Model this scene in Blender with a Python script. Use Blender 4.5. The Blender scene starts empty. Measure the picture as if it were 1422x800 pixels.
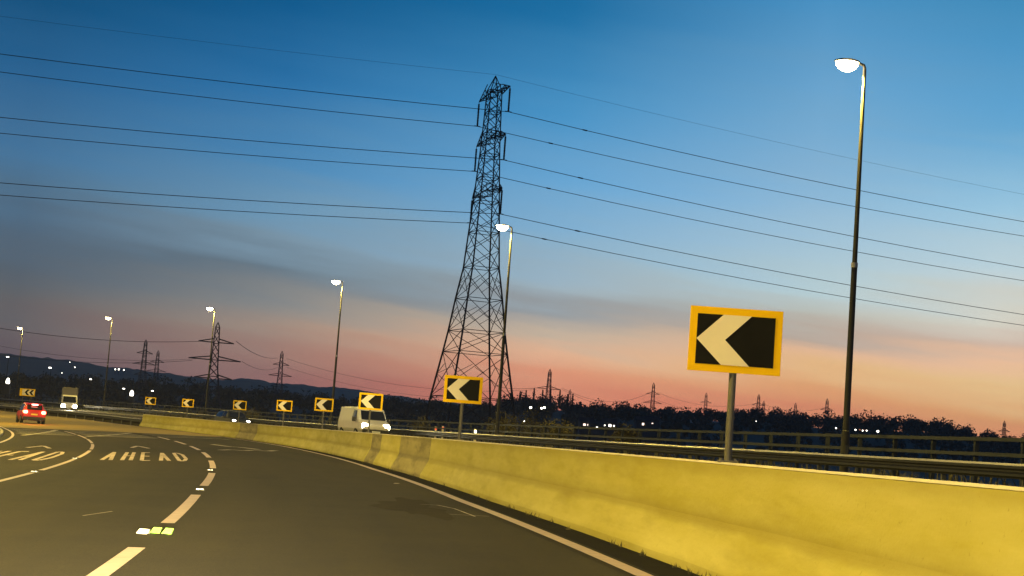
import bpy, random
from math import *
from mathutils import Vector, Matrix, noise
random.seed(7)
# ------------------------------------------------------------------ camera numbers
FPX = 2170.0; ROLL = radians(4.2); PITCH = radians(5.62); EYE = 1.15
_fw = (0, cos(PITCH), sin(PITCH)); _up = (0, -sin(PITCH), cos(PITCH))
def ray(x, y):
    a = x-711; b = 400-y
    A = a*cos(ROLL)-b*sin(ROLL); B = a*sin(ROLL)+b*cos(ROLL)
    return (A, FPX*_fw[1]+B*_up[1], FPX*_fw[2]+B*_up[2])
def at_depth(x, y, Y):
    d = ray(x, y); t = Y/d[1]
    return Vector((d[0]*t, Y, EYE+d[2]*t))
# ------------------------------------------------------------------ road geometry: s along the bend, u across it
CX, CY, RR = -414.7, -37.7, 420.0
P0 = atan2(37.7, 418.3)
def su(X, Y):
    r = hypot(X-CX, Y-CY); return (atan2(Y-CY, X-CX)-P0)*RR, r-RR
def xy(s, u):
    p = P0+s/RR; return CX+(RR+u)*cos(p), CY+(RR+u)*sin(p)
def heading(s): return P0+s/RR            # rotation about z so that local +Y runs along the road
def smooth(a, b, x):
    t = max(0., min(1., (x-a)/(b-a))); return t*t*(3-2*t)
def interp(tab, x):
    if x <= tab[0][0]: return tab[0][1]
    for (a, va), (b, vb) in zip(tab, tab[1:]):
        if x <= b:
            t = (x-a)/(b-a); t = t*t*(3-2*t) ; return va+(vb-va)*t
    return tab[-1][1]
def lin(tab, x):
    if x <= tab[0][0]: return tab[0][1]
    for (a, va), (b, vb) in zip(tab, tab[1:]):
        if x <= b: return va+(vb-va)*(x-a)/(b-a)
    return tab[-1][1]
def ub(s): return lin([(-60, 0.05), (30, 0.1), (50, .5), (70, 1.35), (90, 2.3), (110, 2.9), (130, 2.9), (150, 2.0), (200, 1.0), (400, .6)], s)
def rise(s):
    return 0 if s < 100 else min((s-100)**2*0.00006, 0.004*(s-100))
def zroad(s, u): return 0.03*min(u, 0)+rise(s)
def zopp(s, u): return 0.45+0.024*u+rise(s)
def lane1(s): return lin([(-60, -5.37), (30, -5.37), (52, -5.05), (73, -4.63), (90, -4.28), (110, -3.8), (400, -3.8)], s)
# ------------------------------------------------------------------ scene basics
S = bpy.context.scene
W = bpy.data.worlds.new('World'); S.world = W; W.use_nodes = True
C = S.collection
# ------------------------------------------------------------------ mesh builder
class MB:
    def __init__(s): s.v = []; s.f = []; s.m = []
    def quad(s, a, b, c, d, mi=0):
        n = len(s.v); s.v += [tuple(a), tuple(b), tuple(c), tuple(d)]; s.f.append((n, n+1, n+2, n+3)); s.m.append(mi)
    def tri(s, a, b, c, mi=0):
        n = len(s.v); s.v += [tuple(a), tuple(b), tuple(c)]; s.f.append((n, n+1, n+2)); s.m.append(mi)
    def box(s, c, d, M=None, mi=0):
        cx, cy, cz = c; x, y, z = d[0]/2, d[1]/2, d[2]/2
        p = [Vector((cx+i*x, cy+j*y, cz+k*z)) for k in (-1, 1) for j in (-1, 1) for i in (-1, 1)]
        if M is not None: p = [M @ q for q in p]
        n = len(s.v); s.v += [tuple(q) for q in p]
        for f in ((0, 2, 3, 1), (4, 5, 7, 6), (0, 1, 5, 4), (2, 6, 7, 3), (0, 4, 6, 2), (1, 3, 7, 5)):
            s.f.append(tuple(n+i for i in f)); s.m.append(mi)
    def tube(s, pts, r, n=6, cap=True, mi=0):
        pts = [Vector(p) for p in pts]
        if not isinstance(r, (list, tuple)): r = [r]*len(pts)
        base = len(s.v)
        for i, p in enumerate(pts):
            t = (pts[min(i+1, len(pts)-1)]-pts[max(i-1, 0)]).normalized()
            ref = Vector((0, 0, 1)) if abs(t.z) < .9 else Vector((1, 0, 0))
            a = t.cross(ref).normalized(); b = t.cross(a)
            for k in range(n):
                q = 2*pi*(k+.5)/n; s.v.append(tuple(p+(a*cos(q)+b*sin(q))*r[i]))
        for i in range(len(pts)-1):
            for k in range(n):
                k2 = (k+1) % n
                s.f.append((base+i*n+k, base+i*n+k2, base+(i+1)*n+k2, base+(i+1)*n+k)); s.m.append(mi)
        if cap:
            s.f.append(tuple(base+k for k in range(n))[::-1]); s.m.append(mi)
            e = base+(len(pts)-1)*n; s.f.append(tuple(e+k for k in range(n))); s.m.append(mi)
    def loft(s, rings, closed=True, cap=True, mi=0):
        base = len(s.v); n = len(rings[0])
        for r in rings: s.v += [tuple(p) for p in r]
        for i in range(len(rings)-1):
            for k in range(n if closed else n-1):
                k2 = (k+1) % n
                s.f.append((base+i*n+k, base+i*n+k2, base+(i+1)*n+k2, base+(i+1)*n+k)); s.m.append(mi)
        if cap and closed:
            s.f.append(tuple(base+k for k in range(n))[::-1]); s.m.append(mi)
            e = base+(len(rings)-1)*n; s.f.append(tuple(e+k for k in range(n))); s.m.append(mi)
    def build(s, name, mats, parent=None, smooth_=False, bevel=0):
        me = bpy.data.meshes.new(name); me.from_pydata(s.v, [], s.f)
        if not isinstance(mats, (list, tuple)): mats = [mats]
        for m in mats: me.materials.append(m)
        if len(mats) > 1: me.polygons.foreach_set('material_index', s.m)
        if smooth_: me.polygons.foreach_set('use_smooth', [True]*len(me.polygons))
        if smooth_: me.set_sharp_from_angle(angle=radians(40))
        me.update()
        o = bpy.data.objects.new(name, me); C.objects.link(o)
        if parent: o.parent = parent
        if bevel:
            b = o.modifiers.new('bevel', 'BEVEL'); b.width = bevel; b.segments = 2; b.limit_method = 'ANGLE'
        return o
def tag(o, label=None, cat=None, group=None, kind=None):
    if label: o['label'] = label
    if cat: o['category'] = cat
    if group: o['group'] = group
    if kind: o['kind'] = kind
    return o
def empty(name, loc=(0, 0, 0), rz=0, label=None, cat=None, group=None):
    o = bpy.data.objects.new(name, None); C.objects.link(o); o.location = loc; o.rotation_euler = (0, 0, rz)
    o.empty_display_size = .3
    return tag(o, label, cat, group)
def copy_tree(o, parent=None):
    c = o.copy(); C.objects.link(c)
    if parent: c.parent = parent
    for ch in list(o.children): copy_tree(ch, c)
    return c
def struct(name, mb, mat, smooth_=False):
    return tag(mb.build(name, mat, None, smooth_), kind='structure')
# ------------------------------------------------------------------ materials
def s2l(c): return tuple(((v/255)/12.92 if v/255 <= .04045 else ((v/255+.055)/1.055)**2.4) for v in c)
def mat(name, col, rough=.8, metal=0., var=.15, scale=3., bump=0., bscale=40., emit=None, estr=0, spec=.5, streak=None):
    m = bpy.data.materials.new(name); m.use_nodes = True; N = m.node_tree.nodes; L = m.node_tree.links
    b = N['Principled BSDF']; b.inputs['Roughness'].default_value = rough; b.inputs['Metallic'].default_value = metal
    b.inputs['Specular IOR Level'].default_value = spec
    tc = N.new('ShaderNodeTexCoord'); nz = N.new('ShaderNodeTexNoise'); nz.inputs['Scale'].default_value = scale
    nz.inputs['Detail'].default_value = 6; nz.inputs['Roughness'].default_value = .62
    src = tc.outputs['Object']
    if streak:
        mp = N.new('ShaderNodeMapping'); mp.inputs['Scale'].default_value = streak; L.new(src, mp.inputs[0]); src = mp.outputs[0]
    L.new(src, nz.inputs['Vector'])
    rp = N.new('ShaderNodeValToRGB'); rp.color_ramp.elements[0].position = .3; rp.color_ramp.elements[1].position = .7
    rp.color_ramp.elements[0].color = (*[max(0, c*(1-var)) for c in col], 1)
    rp.color_ramp.elements[1].color = (*[min(1, c*(1+var)) for c in col], 1)
    L.new(nz.outputs[0], rp.inputs[0]); L.new(rp.outputs[0], b.inputs['Base Color'])
    if bump:
        n2 = N.new('ShaderNodeTexNoise'); n2.inputs['Scale'].default_value = bscale; n2.inputs['Detail'].default_value = 5
        L.new(tc.outputs['Object'], n2.inputs['Vector'])
        bp = N.new('ShaderNodeBump'); bp.inputs['Strength'].default_value = bump; bp.inputs['Distance'].default_value = .02
        L.new(n2.outputs[0], bp.inputs['Height']); L.new(bp.outputs[0], b.inputs['Normal'])
    if emit:
        b.inputs['Emission Color'].default_value = (*emit, 1); b.inputs['Emission Strength'].default_value = estr
    return m
M = {}
M['asphalt'] = mat('asphalt', (.060, .050, .036), .78, var=.22, scale=.35, bump=.6, bscale=90)
M['foot_strip'] = mat('dark_strip_asphalt', (.009, .008, .005), .9, spec=.1, var=.35, scale=2, bump=.5, bscale=60)
M['buff'] = mat('buff_road', (.26, .175, .025), .8, var=.2, scale=.3, bump=.4, bscale=80)
M['paint'] = mat('road_paint', (.56, .43, .37), .6, var=.14, scale=5, bump=.3, bscale=60)
M['paint_worn'] = mat('worn_road_paint', (.36, .31, .22), .7, var=.45, scale=2.5, bump=.3, bscale=60)
M['concrete'] = mat('barrier_concrete', (.42, .35, .10), .85, var=.18, scale=1.3, bump=.5, bscale=30)
M['concrete_dark'] = mat('weathered_concrete', (.26, .21, .08), .9, var=.55, scale=1.5, bump=.7, bscale=12, streak=(1, 1, .35))
M['kerb'] = mat('kerb_concrete', (.33, .29, .2), .85, var=.15, scale=2)
M['galv'] = mat('galvanised_steel', (.42, .40, .34), .5, .5, var=.15, scale=6)
M['fence'] = mat('dull_fence_steel', (.028, .034, .042), .75, .1, var=.3, scale=3)
M['beam'] = mat('dark_rail_steel', (.018, .018, .015), .6, .3, var=.3, scale=3)
M['galv_dull'] = mat('dull_galvanised_steel', (.11, .105, .08), .65, .3, var=.25, scale=3)
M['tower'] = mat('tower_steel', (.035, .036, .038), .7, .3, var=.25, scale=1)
M['cable'] = mat('cable_aluminium', (.03, .032, .036), .7, .2, var=.1, scale=1)
M['insul'] = mat('insulator_glass', (.03, .028, .027), .5, var=.2, scale=4)
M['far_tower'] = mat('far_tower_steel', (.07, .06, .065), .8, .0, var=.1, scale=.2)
M['yellow'] = mat('sign_yellow', (.97, .56, .003), .6, var=.04, scale=5, spec=.08)
M['black'] = mat('sign_black', (.008, .0075, .005), .7, spec=.12, var=.25, scale=4)
M['white'] = mat('sign_white', (.90, .78, .50), .6, var=.04, scale=4, spec=.2)
M['post'] = mat('sign_post_grey', (.12, .11, .085), .6, .3, var=.2, scale=5)
M['lamp_pole'] = mat('lamp_column_paint', (.036, .034, .026), .65, .1, var=.2, scale=2)
M['lens'] = mat('lamp_lens', (.9, .85, .7), .3, emit=(1, .80, .42), estr=55)
M['lens_far'] = mat('far_lamp_lens', (.9, .9, .8), .3, emit=(1, .93, .78), estr=7)
M['lens_pink'] = mat('far_lit_window', (.9, .8, .7), .4, emit=(1, .75, .6), estr=2.5)
M['grass'] = mat('verge_grass', (.055, .062, .022), .95, var=.5, scale=1.5, bump=.8, bscale=9)
M['scrub'] = mat('scrub_leaf', (.10, .085, .035), .9, var=.4, scale=.7)
M['ground'] = mat('field_soil', (.028, .034, .02), .95, var=.4, scale=.02)
M['hill'] = mat('far_hillside', (.085, .085, .06), .95, var=.35, scale=.0035)
M['wood'] = mat('wood_foliage', (.062, .066, .044), .95, var=.4, scale=.03)
M['bark'] = mat('bark', (.05, .04, .03), .9, var=.2, scale=3)
M['glass'] = mat('dark_glass', (.012, .014, .016), .08, var=.1, scale=1)
M['tyre'] = mat('tyre_rubber', (.012, .012, .012), .85, var=.1, scale=8)
M['rim'] = mat('alloy_rim', (.35, .35, .36), .35, .8, var=.1, scale=8)
M['trim'] = mat('dark_trim', (.02, .02, .021), .6, var=.1, scale=8)
M['red_paint'] = mat('red_car_paint', (.5, .016, .012), .35, .0, var=.08, scale=2)
M['white_paint'] = mat('white_van_paint', (.55, .52, .45), .4, var=.06, scale=2)
M['dark_paint'] = mat('dark_car_paint', (.014, .016, .018), .5, .0, var=.1, scale=2)
M['lorry_box'] = mat('lorry_body_panel', (.16, .14, .10), .5, var=.08, scale=.6)
M['plate_y'] = mat('number_plate_yellow', (.7, .5, .05), .5, var=.03)
M['plate_w'] = mat('number_plate_white', (.7, .7, .65), .5, var=.03)
M['tail'] = mat('tail_lamp', (.4, .02, .02), .3, emit=(1, .09, .05), estr=22)
M['brake_hi'] = mat('high_brake_lamp', (.5, .05, .04), .3, emit=(1, .22, .15), estr=22)
M['head'] = mat('headlamp_lens', (.9, .9, .85), .2, emit=(1, .88, .55), estr=75)
M['glow_red'] = mat('red_reflector_glow', (.7, .05, .03), .4, emit=(1, .12, .05), estr=1.2)
M['stud_green'] = mat('green_stud_flag', (.22, .46, .06), .6, var=.35, scale=14, spec=.1)
M['stud_white'] = mat('white_stud_glass', (.85, .82, .7), .3, var=.05)
M['tar'] = mat('tar_patch', (.026, .020, .010), .95, spec=.1, var=.3, scale=4)
# the barrier: stains, drips and grime of their own over yellowed concrete
def barrier_mat(name, base, dark, light, vs):
    m = bpy.data.materials.new(name); m.use_nodes = True; N = m.node_tree.nodes; L = m.node_tree.links
    b = N['Principled BSDF']; b.inputs['Roughness'].default_value = .88
    g = N.new('ShaderNodeTexCoord')
    def nz(sc, st, det=6):
        mp = N.new('ShaderNodeMapping'); mp.inputs['Scale'].default_value = st; L.new(g.outputs['Object'], mp.inputs[0])
        n = N.new('ShaderNodeTexNoise'); n.inputs['Scale'].default_value = sc; n.inputs['Detail'].default_value = det; n.inputs['Roughness'].default_value = .65
        L.new(mp.outputs[0], n.inputs['Vector']); return n.outputs[0]
    def ramp(src, a, b_, ca, cb):
        r = N.new('ShaderNodeValToRGB'); e = r.color_ramp.elements
        e[0].position = a; e[1].position = b_; e[0].color = (*ca, 1); e[1].color = (*cb, 1); L.new(src, r.inputs[0]); return r.outputs[0]
    def mix(f, a, b_, mode='MIX'):
        x = N.new('ShaderNodeMix'); x.data_type = 'RGBA'; x.blend_type = mode
        if isinstance(f, float): x.inputs[0].default_value = f
        else: L.new(f, x.inputs[0])
        for i, q in ((6, a), (7, b_)):
            if isinstance(q, tuple): x.inputs[i].default_value = (*q, 1)
            else: L.new(q, x.inputs[i])
        return x.outputs[2]
    c = ramp(nz(.7, (1, .25, 1.6)), .35, .68, base, tuple(v*1.12 for v in light))
    c = mix(ramp(nz(1.9, (1, .22, 1.5)), .48, .75, (0, 0, 0), (vs, vs, vs)), c, dark)          # drips
    c = mix(ramp(nz(6, (1, .5, 1.2)), .60, .78, (0, 0, 0), (.5, .5, .5)), c, light)           # pale scuffs
    c = mix(ramp(nz(22, (1, 1, 1)), .64, .70, (0, 0, 0), (.6, .6, .6)), c, dark)            # pitting
    sp = N.new('ShaderNodeSeparateXYZ'); L.new(g.outputs['Object'], sp.inputs[0])      # grime line lodged above the step, and along the top
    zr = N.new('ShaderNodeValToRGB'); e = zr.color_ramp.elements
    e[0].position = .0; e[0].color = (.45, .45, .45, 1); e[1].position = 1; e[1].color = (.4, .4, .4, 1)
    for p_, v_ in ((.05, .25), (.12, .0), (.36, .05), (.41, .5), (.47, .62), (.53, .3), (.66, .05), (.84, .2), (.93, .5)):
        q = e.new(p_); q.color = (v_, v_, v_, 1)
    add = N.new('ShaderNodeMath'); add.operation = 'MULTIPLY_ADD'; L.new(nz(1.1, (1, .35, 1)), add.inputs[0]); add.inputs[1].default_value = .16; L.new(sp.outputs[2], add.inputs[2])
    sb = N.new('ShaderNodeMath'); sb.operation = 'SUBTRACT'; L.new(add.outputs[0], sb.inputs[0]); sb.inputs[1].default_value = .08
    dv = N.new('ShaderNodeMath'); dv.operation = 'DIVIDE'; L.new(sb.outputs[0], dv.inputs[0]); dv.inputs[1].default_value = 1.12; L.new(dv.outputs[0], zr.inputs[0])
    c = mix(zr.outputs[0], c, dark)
    L.new(c, b.inputs['Base Color'])
    bp = N.new('ShaderNodeBump'); bp.inputs['Strength'].default_value = .5; bp.inputs['Distance'].default_value = .01
    L.new(nz(26, (1, 1, 1)), bp.inputs['Height']); L.new(bp.outputs[0], b.inputs['Normal'])
    return m
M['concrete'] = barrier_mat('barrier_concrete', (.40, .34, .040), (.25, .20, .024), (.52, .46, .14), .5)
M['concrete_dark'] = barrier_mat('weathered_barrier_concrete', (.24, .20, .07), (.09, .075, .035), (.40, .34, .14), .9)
# road: wheel-track wear following the lanes is read from the bend's own radius
def asphalt_mat():
    m = bpy.data.materials.new('asphalt'); m.use_nodes = True; N = m.node_tree.nodes; L = m.node_tree.links
    b = N['Principled BSDF']; b.inputs['Roughness'].default_value = .85; b.inputs['Specular IOR Level'].default_value = .2
    g = N.new('ShaderNodeTexCoord'); sep = N.new('ShaderNodeSeparateXYZ'); L.new(g.outputs['Object'], sep.inputs[0])
    def mth(op, a, b_=None):
        n = N.new('ShaderNodeMath'); n.operation = op
        for i, q in ((0, a), (1, b_)):
            if q is None: continue
            if isinstance(q, (int, float)): n.inputs[i].default_value = q
            else: L.new(q, n.inputs[i])
        return n.outputs[0]
    dx = mth('SUBTRACT', sep.outputs[0], CX); dy = mth('SUBTRACT', sep.outputs[1], CY)
    r = mth('SQRT', mth('ADD', mth('MULTIPLY', dx, dx), mth('MULTIPLY', dy, dy)))
    u = mth('SUBTRACT', r, RR); ang = mth('MULTIPLY', mth('ARCTAN2', dy, dx), RR)
    cb = N.new('ShaderNodeCombineXYZ'); L.new(u, cb.inputs[0]); L.new(mth('MULTIPLY', ang, .06), cb.inputs[1])
    n1 = N.new('ShaderNodeTexNoise'); n1.inputs['Scale'].default_value = .9; n1.inputs['Detail'].default_value = 5; L.new(cb.outputs[0], n1.inputs['Vector'])
    n2 = N.new('ShaderNodeTexNoise'); n2.inputs['Scale'].default_value = .5; n2.inputs['Detail'].default_value = 8; n2.inputs['Roughness'].default_value = .7; L.new(g.outputs['Object'], n2.inputs['Vector'])
    n3 = N.new('ShaderNodeTexNoise'); n3.inputs['Scale'].default_value = 55; n3.inputs['Detail'].default_value = 3; L.new(g.outputs['Object'], n3.inputs['Vector'])
    n4 = N.new('ShaderNodeTexVoronoi'); n4.inputs['Scale'].default_value = 95; L.new(g.outputs['Object'], n4.inputs['Vector'])
    rp = N.new('ShaderNodeValToRGB'); e = rp.color_ramp.elements
    e[0].position = .3; e[1].position = .72; e[0].color = (.011, .0085, .0032, 1); e[1].color = (.036, .0275, .0095, 1)
    s = mth('ADD', mth('MULTIPLY', n1.outputs[0], .6), mth('MULTIPLY', n2.outputs[0], .4)); L.new(s, rp.inputs[0])
    mx = N.new('ShaderNodeMix'); mx.data_type = 'RGBA'; mx.blend_type = 'MULTIPLY'; mx.inputs[0].default_value = 1
    rp2 = N.new('ShaderNodeValToRGB'); e = rp2.color_ramp.elements; e[0].position = .34; e[1].position = .66; e[0].color = (.6, .6, .6, 1); e[1].color = (1.45, 1.45, 1.45, 1)
    L.new(n3.outputs[0], rp2.inputs[0]); L.new(rp.outputs[0], mx.inputs[6]); L.new(rp2.outputs[0], mx.inputs[7]); L.new(mx.outputs[2], b.inputs['Base Color'])
    bp = N.new('ShaderNodeBump'); bp.inputs['Strength'].default_value = .5; bp.inputs['Distance'].default_value = .008
    L.new(n4.outputs[0], bp.inputs['Height']); L.new(bp.outputs[0], b.inputs['Normal'])
    return m
M['asphalt'] = asphalt_mat()
# ------------------------------------------------------------------ dusk sky
def h2(h): return h/2170.0       # tangent of elevation
SKY = [   # azimuth in degrees, [(pixels above horizon, sRGB)]
 (-17.6, [(0, (86, 78, 86)), (72, (100, 84, 92)), (105, (102, 94, 98)), (140, (92, 95, 102)), (190, (82, 93, 106)), (240, (76, 97, 118)), (285, (76, 108, 136)), (340, (66, 110, 148)), (430, (42, 96, 142)), (560, (12, 75, 118)), (900, (6, 50, 92)), (2000, (5, 32, 66))]),
 (-8.9, [(0, (130, 92, 94)), (62, (150, 106, 104)), (92, (160, 122, 114)), (128, (160, 140, 130)), (166, (136, 134, 134)), (214, (102, 118, 132)), (252, (120, 144, 164)), (290, (108, 146, 176)), (370, (76, 130, 174)), (460, (44, 110, 163)), (590, (6, 84, 134)), (900, (5, 58, 104)), (2000, (5, 34, 70))]),
 (1.6, [(0, (200, 110, 95)), (60, (216, 130, 110)), (98, (224, 152, 126)), (128, (214, 174, 150)), (155, (190, 174, 160)), (188, (150, 154, 160)), (220, (160, 176, 188)), (270, (140, 174, 200)), (370, (104, 160, 204)), (480, (68, 138, 188)), (620, (24, 104, 155)), (900, (14, 80, 130)), (2000, (8, 45, 85))]),
 (10.9, [(0, (230, 125, 100)), (70, (242, 142, 110)), (96, (252, 163, 120)), (124, (246, 180, 138)), (146, (218, 180, 152)), (172, (182, 164, 154)), (206, (188, 186, 178)), (246, (182, 200, 206)), (316, (156, 188, 212)), (396, (130, 172, 206)), (486, (108, 160, 200)), (660, (70, 136, 184)), (900, (36, 105, 158)), (2000, (12, 52, 95))]),
 (17.3, [(0, (236, 130, 95)), (64, (246, 148, 110)), (86, (254, 162, 115)), (124, (254, 188, 144)), (154, (226, 186, 158)), (174, (206, 180, 166)), (214, (214, 208, 196)), (264, (194, 208, 214)), (364, (150, 190, 216)), (464, (100, 160, 202)), (564, (78, 145, 192)), (664, (58, 130, 176)), (900, (40, 108, 158)), (2000, (14, 55, 98))]),
 (110., [(0, (60, 66, 90)), (200, (64, 80, 112)), (600, (40, 74, 116)), (2000, (14, 45, 85))]),
]
def build_world():
    nt = W.node_tree; N = nt.nodes; L = nt.links; N.clear()
    out = N.new('ShaderNodeOutputWorld'); bg = N.new('ShaderNodeBackground'); L.new(bg.outputs[0], out.inputs[0])
    tc = N.new('ShaderNodeTexCoord'); sep = N.new('ShaderNodeSeparateXYZ'); L.new(tc.outputs['Generated'], sep.inputs[0])
    def mth(op, a, b_=None, clamp=False):
        n = N.new('ShaderNodeMath'); n.operation = op; n.use_clamp = clamp
        for i, q in ((0, a), (1, b_)):
            if q is None: continue
            if isinstance(q, (int, float)): n.inputs[i].default_value = q
            else: L.new(q, n.inputs[i])
        return n.outputs[0]
    x, y, z = sep.outputs
    rho = mth('SQRT', mth('ADD', mth('MULTIPLY', x, x), mth('MULTIPLY', y, y)))
    t = mth('DIVIDE', z, mth('MAXIMUM', rho, .001))
    az = mth('MULTIPLY', mth('ARCTAN2', x, y), 180/pi)
    # streaky high cloud: noise stretched along the horizon, tilted a little
    cb = N.new('ShaderNodeCombineXYZ'); L.new(mth('MULTIPLY', az, .055), cb.inputs[0]); L.new(mth('ADD', mth('MULTIPLY', t, 34.), mth('MULTIPLY', az, .06)), cb.inputs[1])
    nz = N.new('ShaderNodeTexNoise'); nz.inputs['Scale'].default_value = 1.3; nz.inputs['Detail'].default_value = 5; nz.inputs['Roughness'].default_value = .5
    L.new(cb.outputs[0], nz.inputs['Vector'])
    dev = mth('SUBTRACT', nz.outputs[0], .5)
    tw = mth('ADD', t, mth('MULTIPLY', dev, .05))
    # sheet amount: strongest between 4 and 7 degrees up
    TMAX = 1.0
    fac = mth('POWER', mth('DIVIDE', mth('MAXIMUM', tw, 0), TMAX, True), .5)
    lowk = lambda a, h: (1-smooth(110, 210, h))*(1 if 0 < a < 30 else .25)
    cols = []
    for a, tab in SKY:
        r = N.new('ShaderNodeValToRGB'); e = r.color_ramp.elements
        pts = [(sqrt(min(1, h2(h)/TMAX)), tuple(min(1, v*g_) for v, g_ in zip(s2l(c), (1.12+.34*lowk(a, h), 1.17+.17*lowk(a, h), 1.15-.02*lowk(a, h))))) for h, c in tab]
        e[0].position = pts[0][0]; e[0].color = (*pts[0][1], 1); e[1].position = pts[-1][0]; e[1].color = (*pts[-1][1], 1)
        for p, c in pts[1:-1]:
            q = e.new(p); q.color = (*c, 1)
        L.new(fac, r.inputs[0]); cols.append(r.outputs[0])
    def mix(f, a, b_, mode='MIX'):
        n = N.new('ShaderNodeMix'); n.data_type = 'RGBA'; n.blend_type = mode
        if isinstance(f, (int, float)): n.inputs[0].default_value = f
        else: L.new(f, n.inputs[0])
        L.new(a, n.inputs[6]); L.new(b_, n.inputs[7]); return n.outputs[2]
    def mr(v, a, b_):
        n = N.new('ShaderNodeMapRange'); n.inputs[1].default_value = a; n.inputs[2].default_value = b_; L.new(v, n.inputs[0]); return n.outputs[0]
    c = cols[0]
    for i in range(1, 5): c = mix(mr(az, SKY[i-1][0], SKY[i][0]), c, cols[i])
    c = mix(mr(mth('ABSOLUTE', az), 25, 110), c, cols[5])
    # faint lighter and darker veils
    v = mth('ADD', 1., mth('MULTIPLY', dev, .22))
    cc = N.new('ShaderNodeCombineXYZ')
    for i in range(3): L.new(v, cc.inputs[i])
    c = mix(1., c, cc.outputs[0], 'MULTIPLY')
    # a trace of physical twilight sky
    sk = N.new('ShaderNodeTexSky'); sk.sky_type = 'NISHITA'; sk.sun_disc = False; sk.sun_elevation = radians(-4); sk.sun_rotation = radians(30)
    n = N.new('ShaderNodeMix'); n.data_type = 'RGBA'; n.blend_type = 'ADD'; n.inputs[0].default_value = .02; L.new(c, n.inputs[6]); L.new(sk.outputs[0], n.inputs[7])
    L.new(n.outputs[2], bg.inputs[0]); bg.inputs[1].default_value = 1.0
build_world()
# ------------------------------------------------------------------ ground, carriageways
def ribbon(mb, s0, s1, ds, cols, mi=0):
    """cols: list of functions s -> (u, z)"""
    n = max(1, int(round((s1-s0)/ds))); rows = []
    for i in range(n+1):
        s = s0+(s1-s0)*i/n; row = []
        for f in cols:
            u, z = f(s); X, Y = xy(s, u); row.append((X, Y, z))
        rows.append(row)
    b = len(mb.v); k = len(cols)
    for r in rows: mb.v += r
    for i in range(n):
        for j in range(k-1):
            mb.f.append((b+i*k+j, b+i*k+j+1, b+(i+1)*k+j+1, b+(i+1)*k+j)); mb.m.append(mi)
def cf(u, dz=0., zf=zroad):
    uf = u if callable(u) else (lambda s, u=u: u)
    return lambda s: (uf(s), zf(s, uf(s))+dz)
S0, S1 = -30., 345.
UL = -13.2
m = MB(); ribbon(m, S0, S1, 2, [cf(UL), cf(-9), cf(-5), cf(lambda s: min(0, ub(s))-.0), cf(lambda s: ub(s)-.46)][0:3]+[cf(lambda s: ub(s)-.46)])
struct('road', m, M['asphalt'])
m = MB(); ribbon(m, S0, S1, 2, [cf(lambda s: ub(s)-.46), cf(lambda s: ub(s)+.1)]); struct('barrier_foot_strip', m, M['foot_strip'])  # darker asphalt strip along the barrier foot
m = MB(); ribbon(m, 114, S1, 2, [cf(UL, .004), cf(-9, .004), cf(-5, .004), cf(lambda s: ub(s)-.5, .004)]); struct('buff_approach', m, M['buff'])  # road colour turns yellow-buff for the far stretch
m = MB(); ribbon(m, S0, S1, 2, [lambda s: (ub(s)+.5, zroad(s, 0)-.05), lambda s: (ub(s)+.62, zopp(s, ub(s))), cf(6, 0, zopp), cf(10.2, 0, zopp)])
struct('opposite_carriageway', m, M['asphalt'])
m = MB(); ribbon(m, S0, S1, 2, [cf(10.2, 0, zopp), cf(10.2, .1, zopp), cf(10.4, .1, zopp)]); struct('kerb', m, M['kerb'])
m = MB(); ribbon(m, S0, S1, 2, [cf(10.4, .1, zopp), cf(13.8, .14, zopp), cf(17, -.1, zopp), lambda s: (34, -3.2)]); struct('embankment', m, M['grass'])
m = MB(); ribbon(m, S0, S1, 2, [cf(UL-.15, .12), cf(UL, .12), cf(UL, -.01)]); struct('left_kerb', m, M['kerb'])
m = MB(); ribbon(m, S0, S1, 2, [lambda s: (-50, -3.2), cf(-30, -.3), cf(UL-.15, .12)]); struct('left_verge', m, M['grass'])
m = MB()
g = 14000; m.quad((-g, -g, -3.25), (g, -g, -3.25), (g, g, -3.25), (-g, g, -3.25)); struct('ground', m, M['ground'])
# ------------------------------------------------------------------ painted markings
def stripe(mb, s0, s1, u, w, dz=.004, zf=zroad, ds=1.):
    uf = u if callable(u) else (lambda s: u)
    ribbon(mb, s0, s1, ds, [cf(lambda s: uf(s)-w/2, dz, zf), cf(lambda s: uf(s)+w/2, dz, zf)])
m = MB()
stripe(m, S0, 113.5, lambda s: ub(s)-.62, .18); stripe(m, 114.5, 300, lambda s: ub(s)-.62, .18, .010)
stripe(m, S0, 113.5, UL+.5, .13); stripe(m, 114.5, 300, UL+.5, .2, .010)
struct('edge_line', m, M['paint'])
m = MB()
s = -3.5-24
while s < 104:
    stripe(m, s, s+8, lane1, .17); s += 12
s = 2.-24
while s < 104:
    stripe(m, s, s+10.2, -9.06, .13); s += 12
struct('lane_line', m, M['paint'])
m = MB()
for a in (20, 60, 100, 140, 180, 220, 260): pass
s = -20
while s < 300:
    stripe(m, s, s+4, 5.6, .15, .004, zopp); s += 9
stripe(m, S0, 300, 9.7, .18, .004, zopp); stripe(m, S0, 300, lambda s: ub(s)+1.1, .18, .004, zopp)
struct('opposite_lane_line', m, M['paint'])
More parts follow.
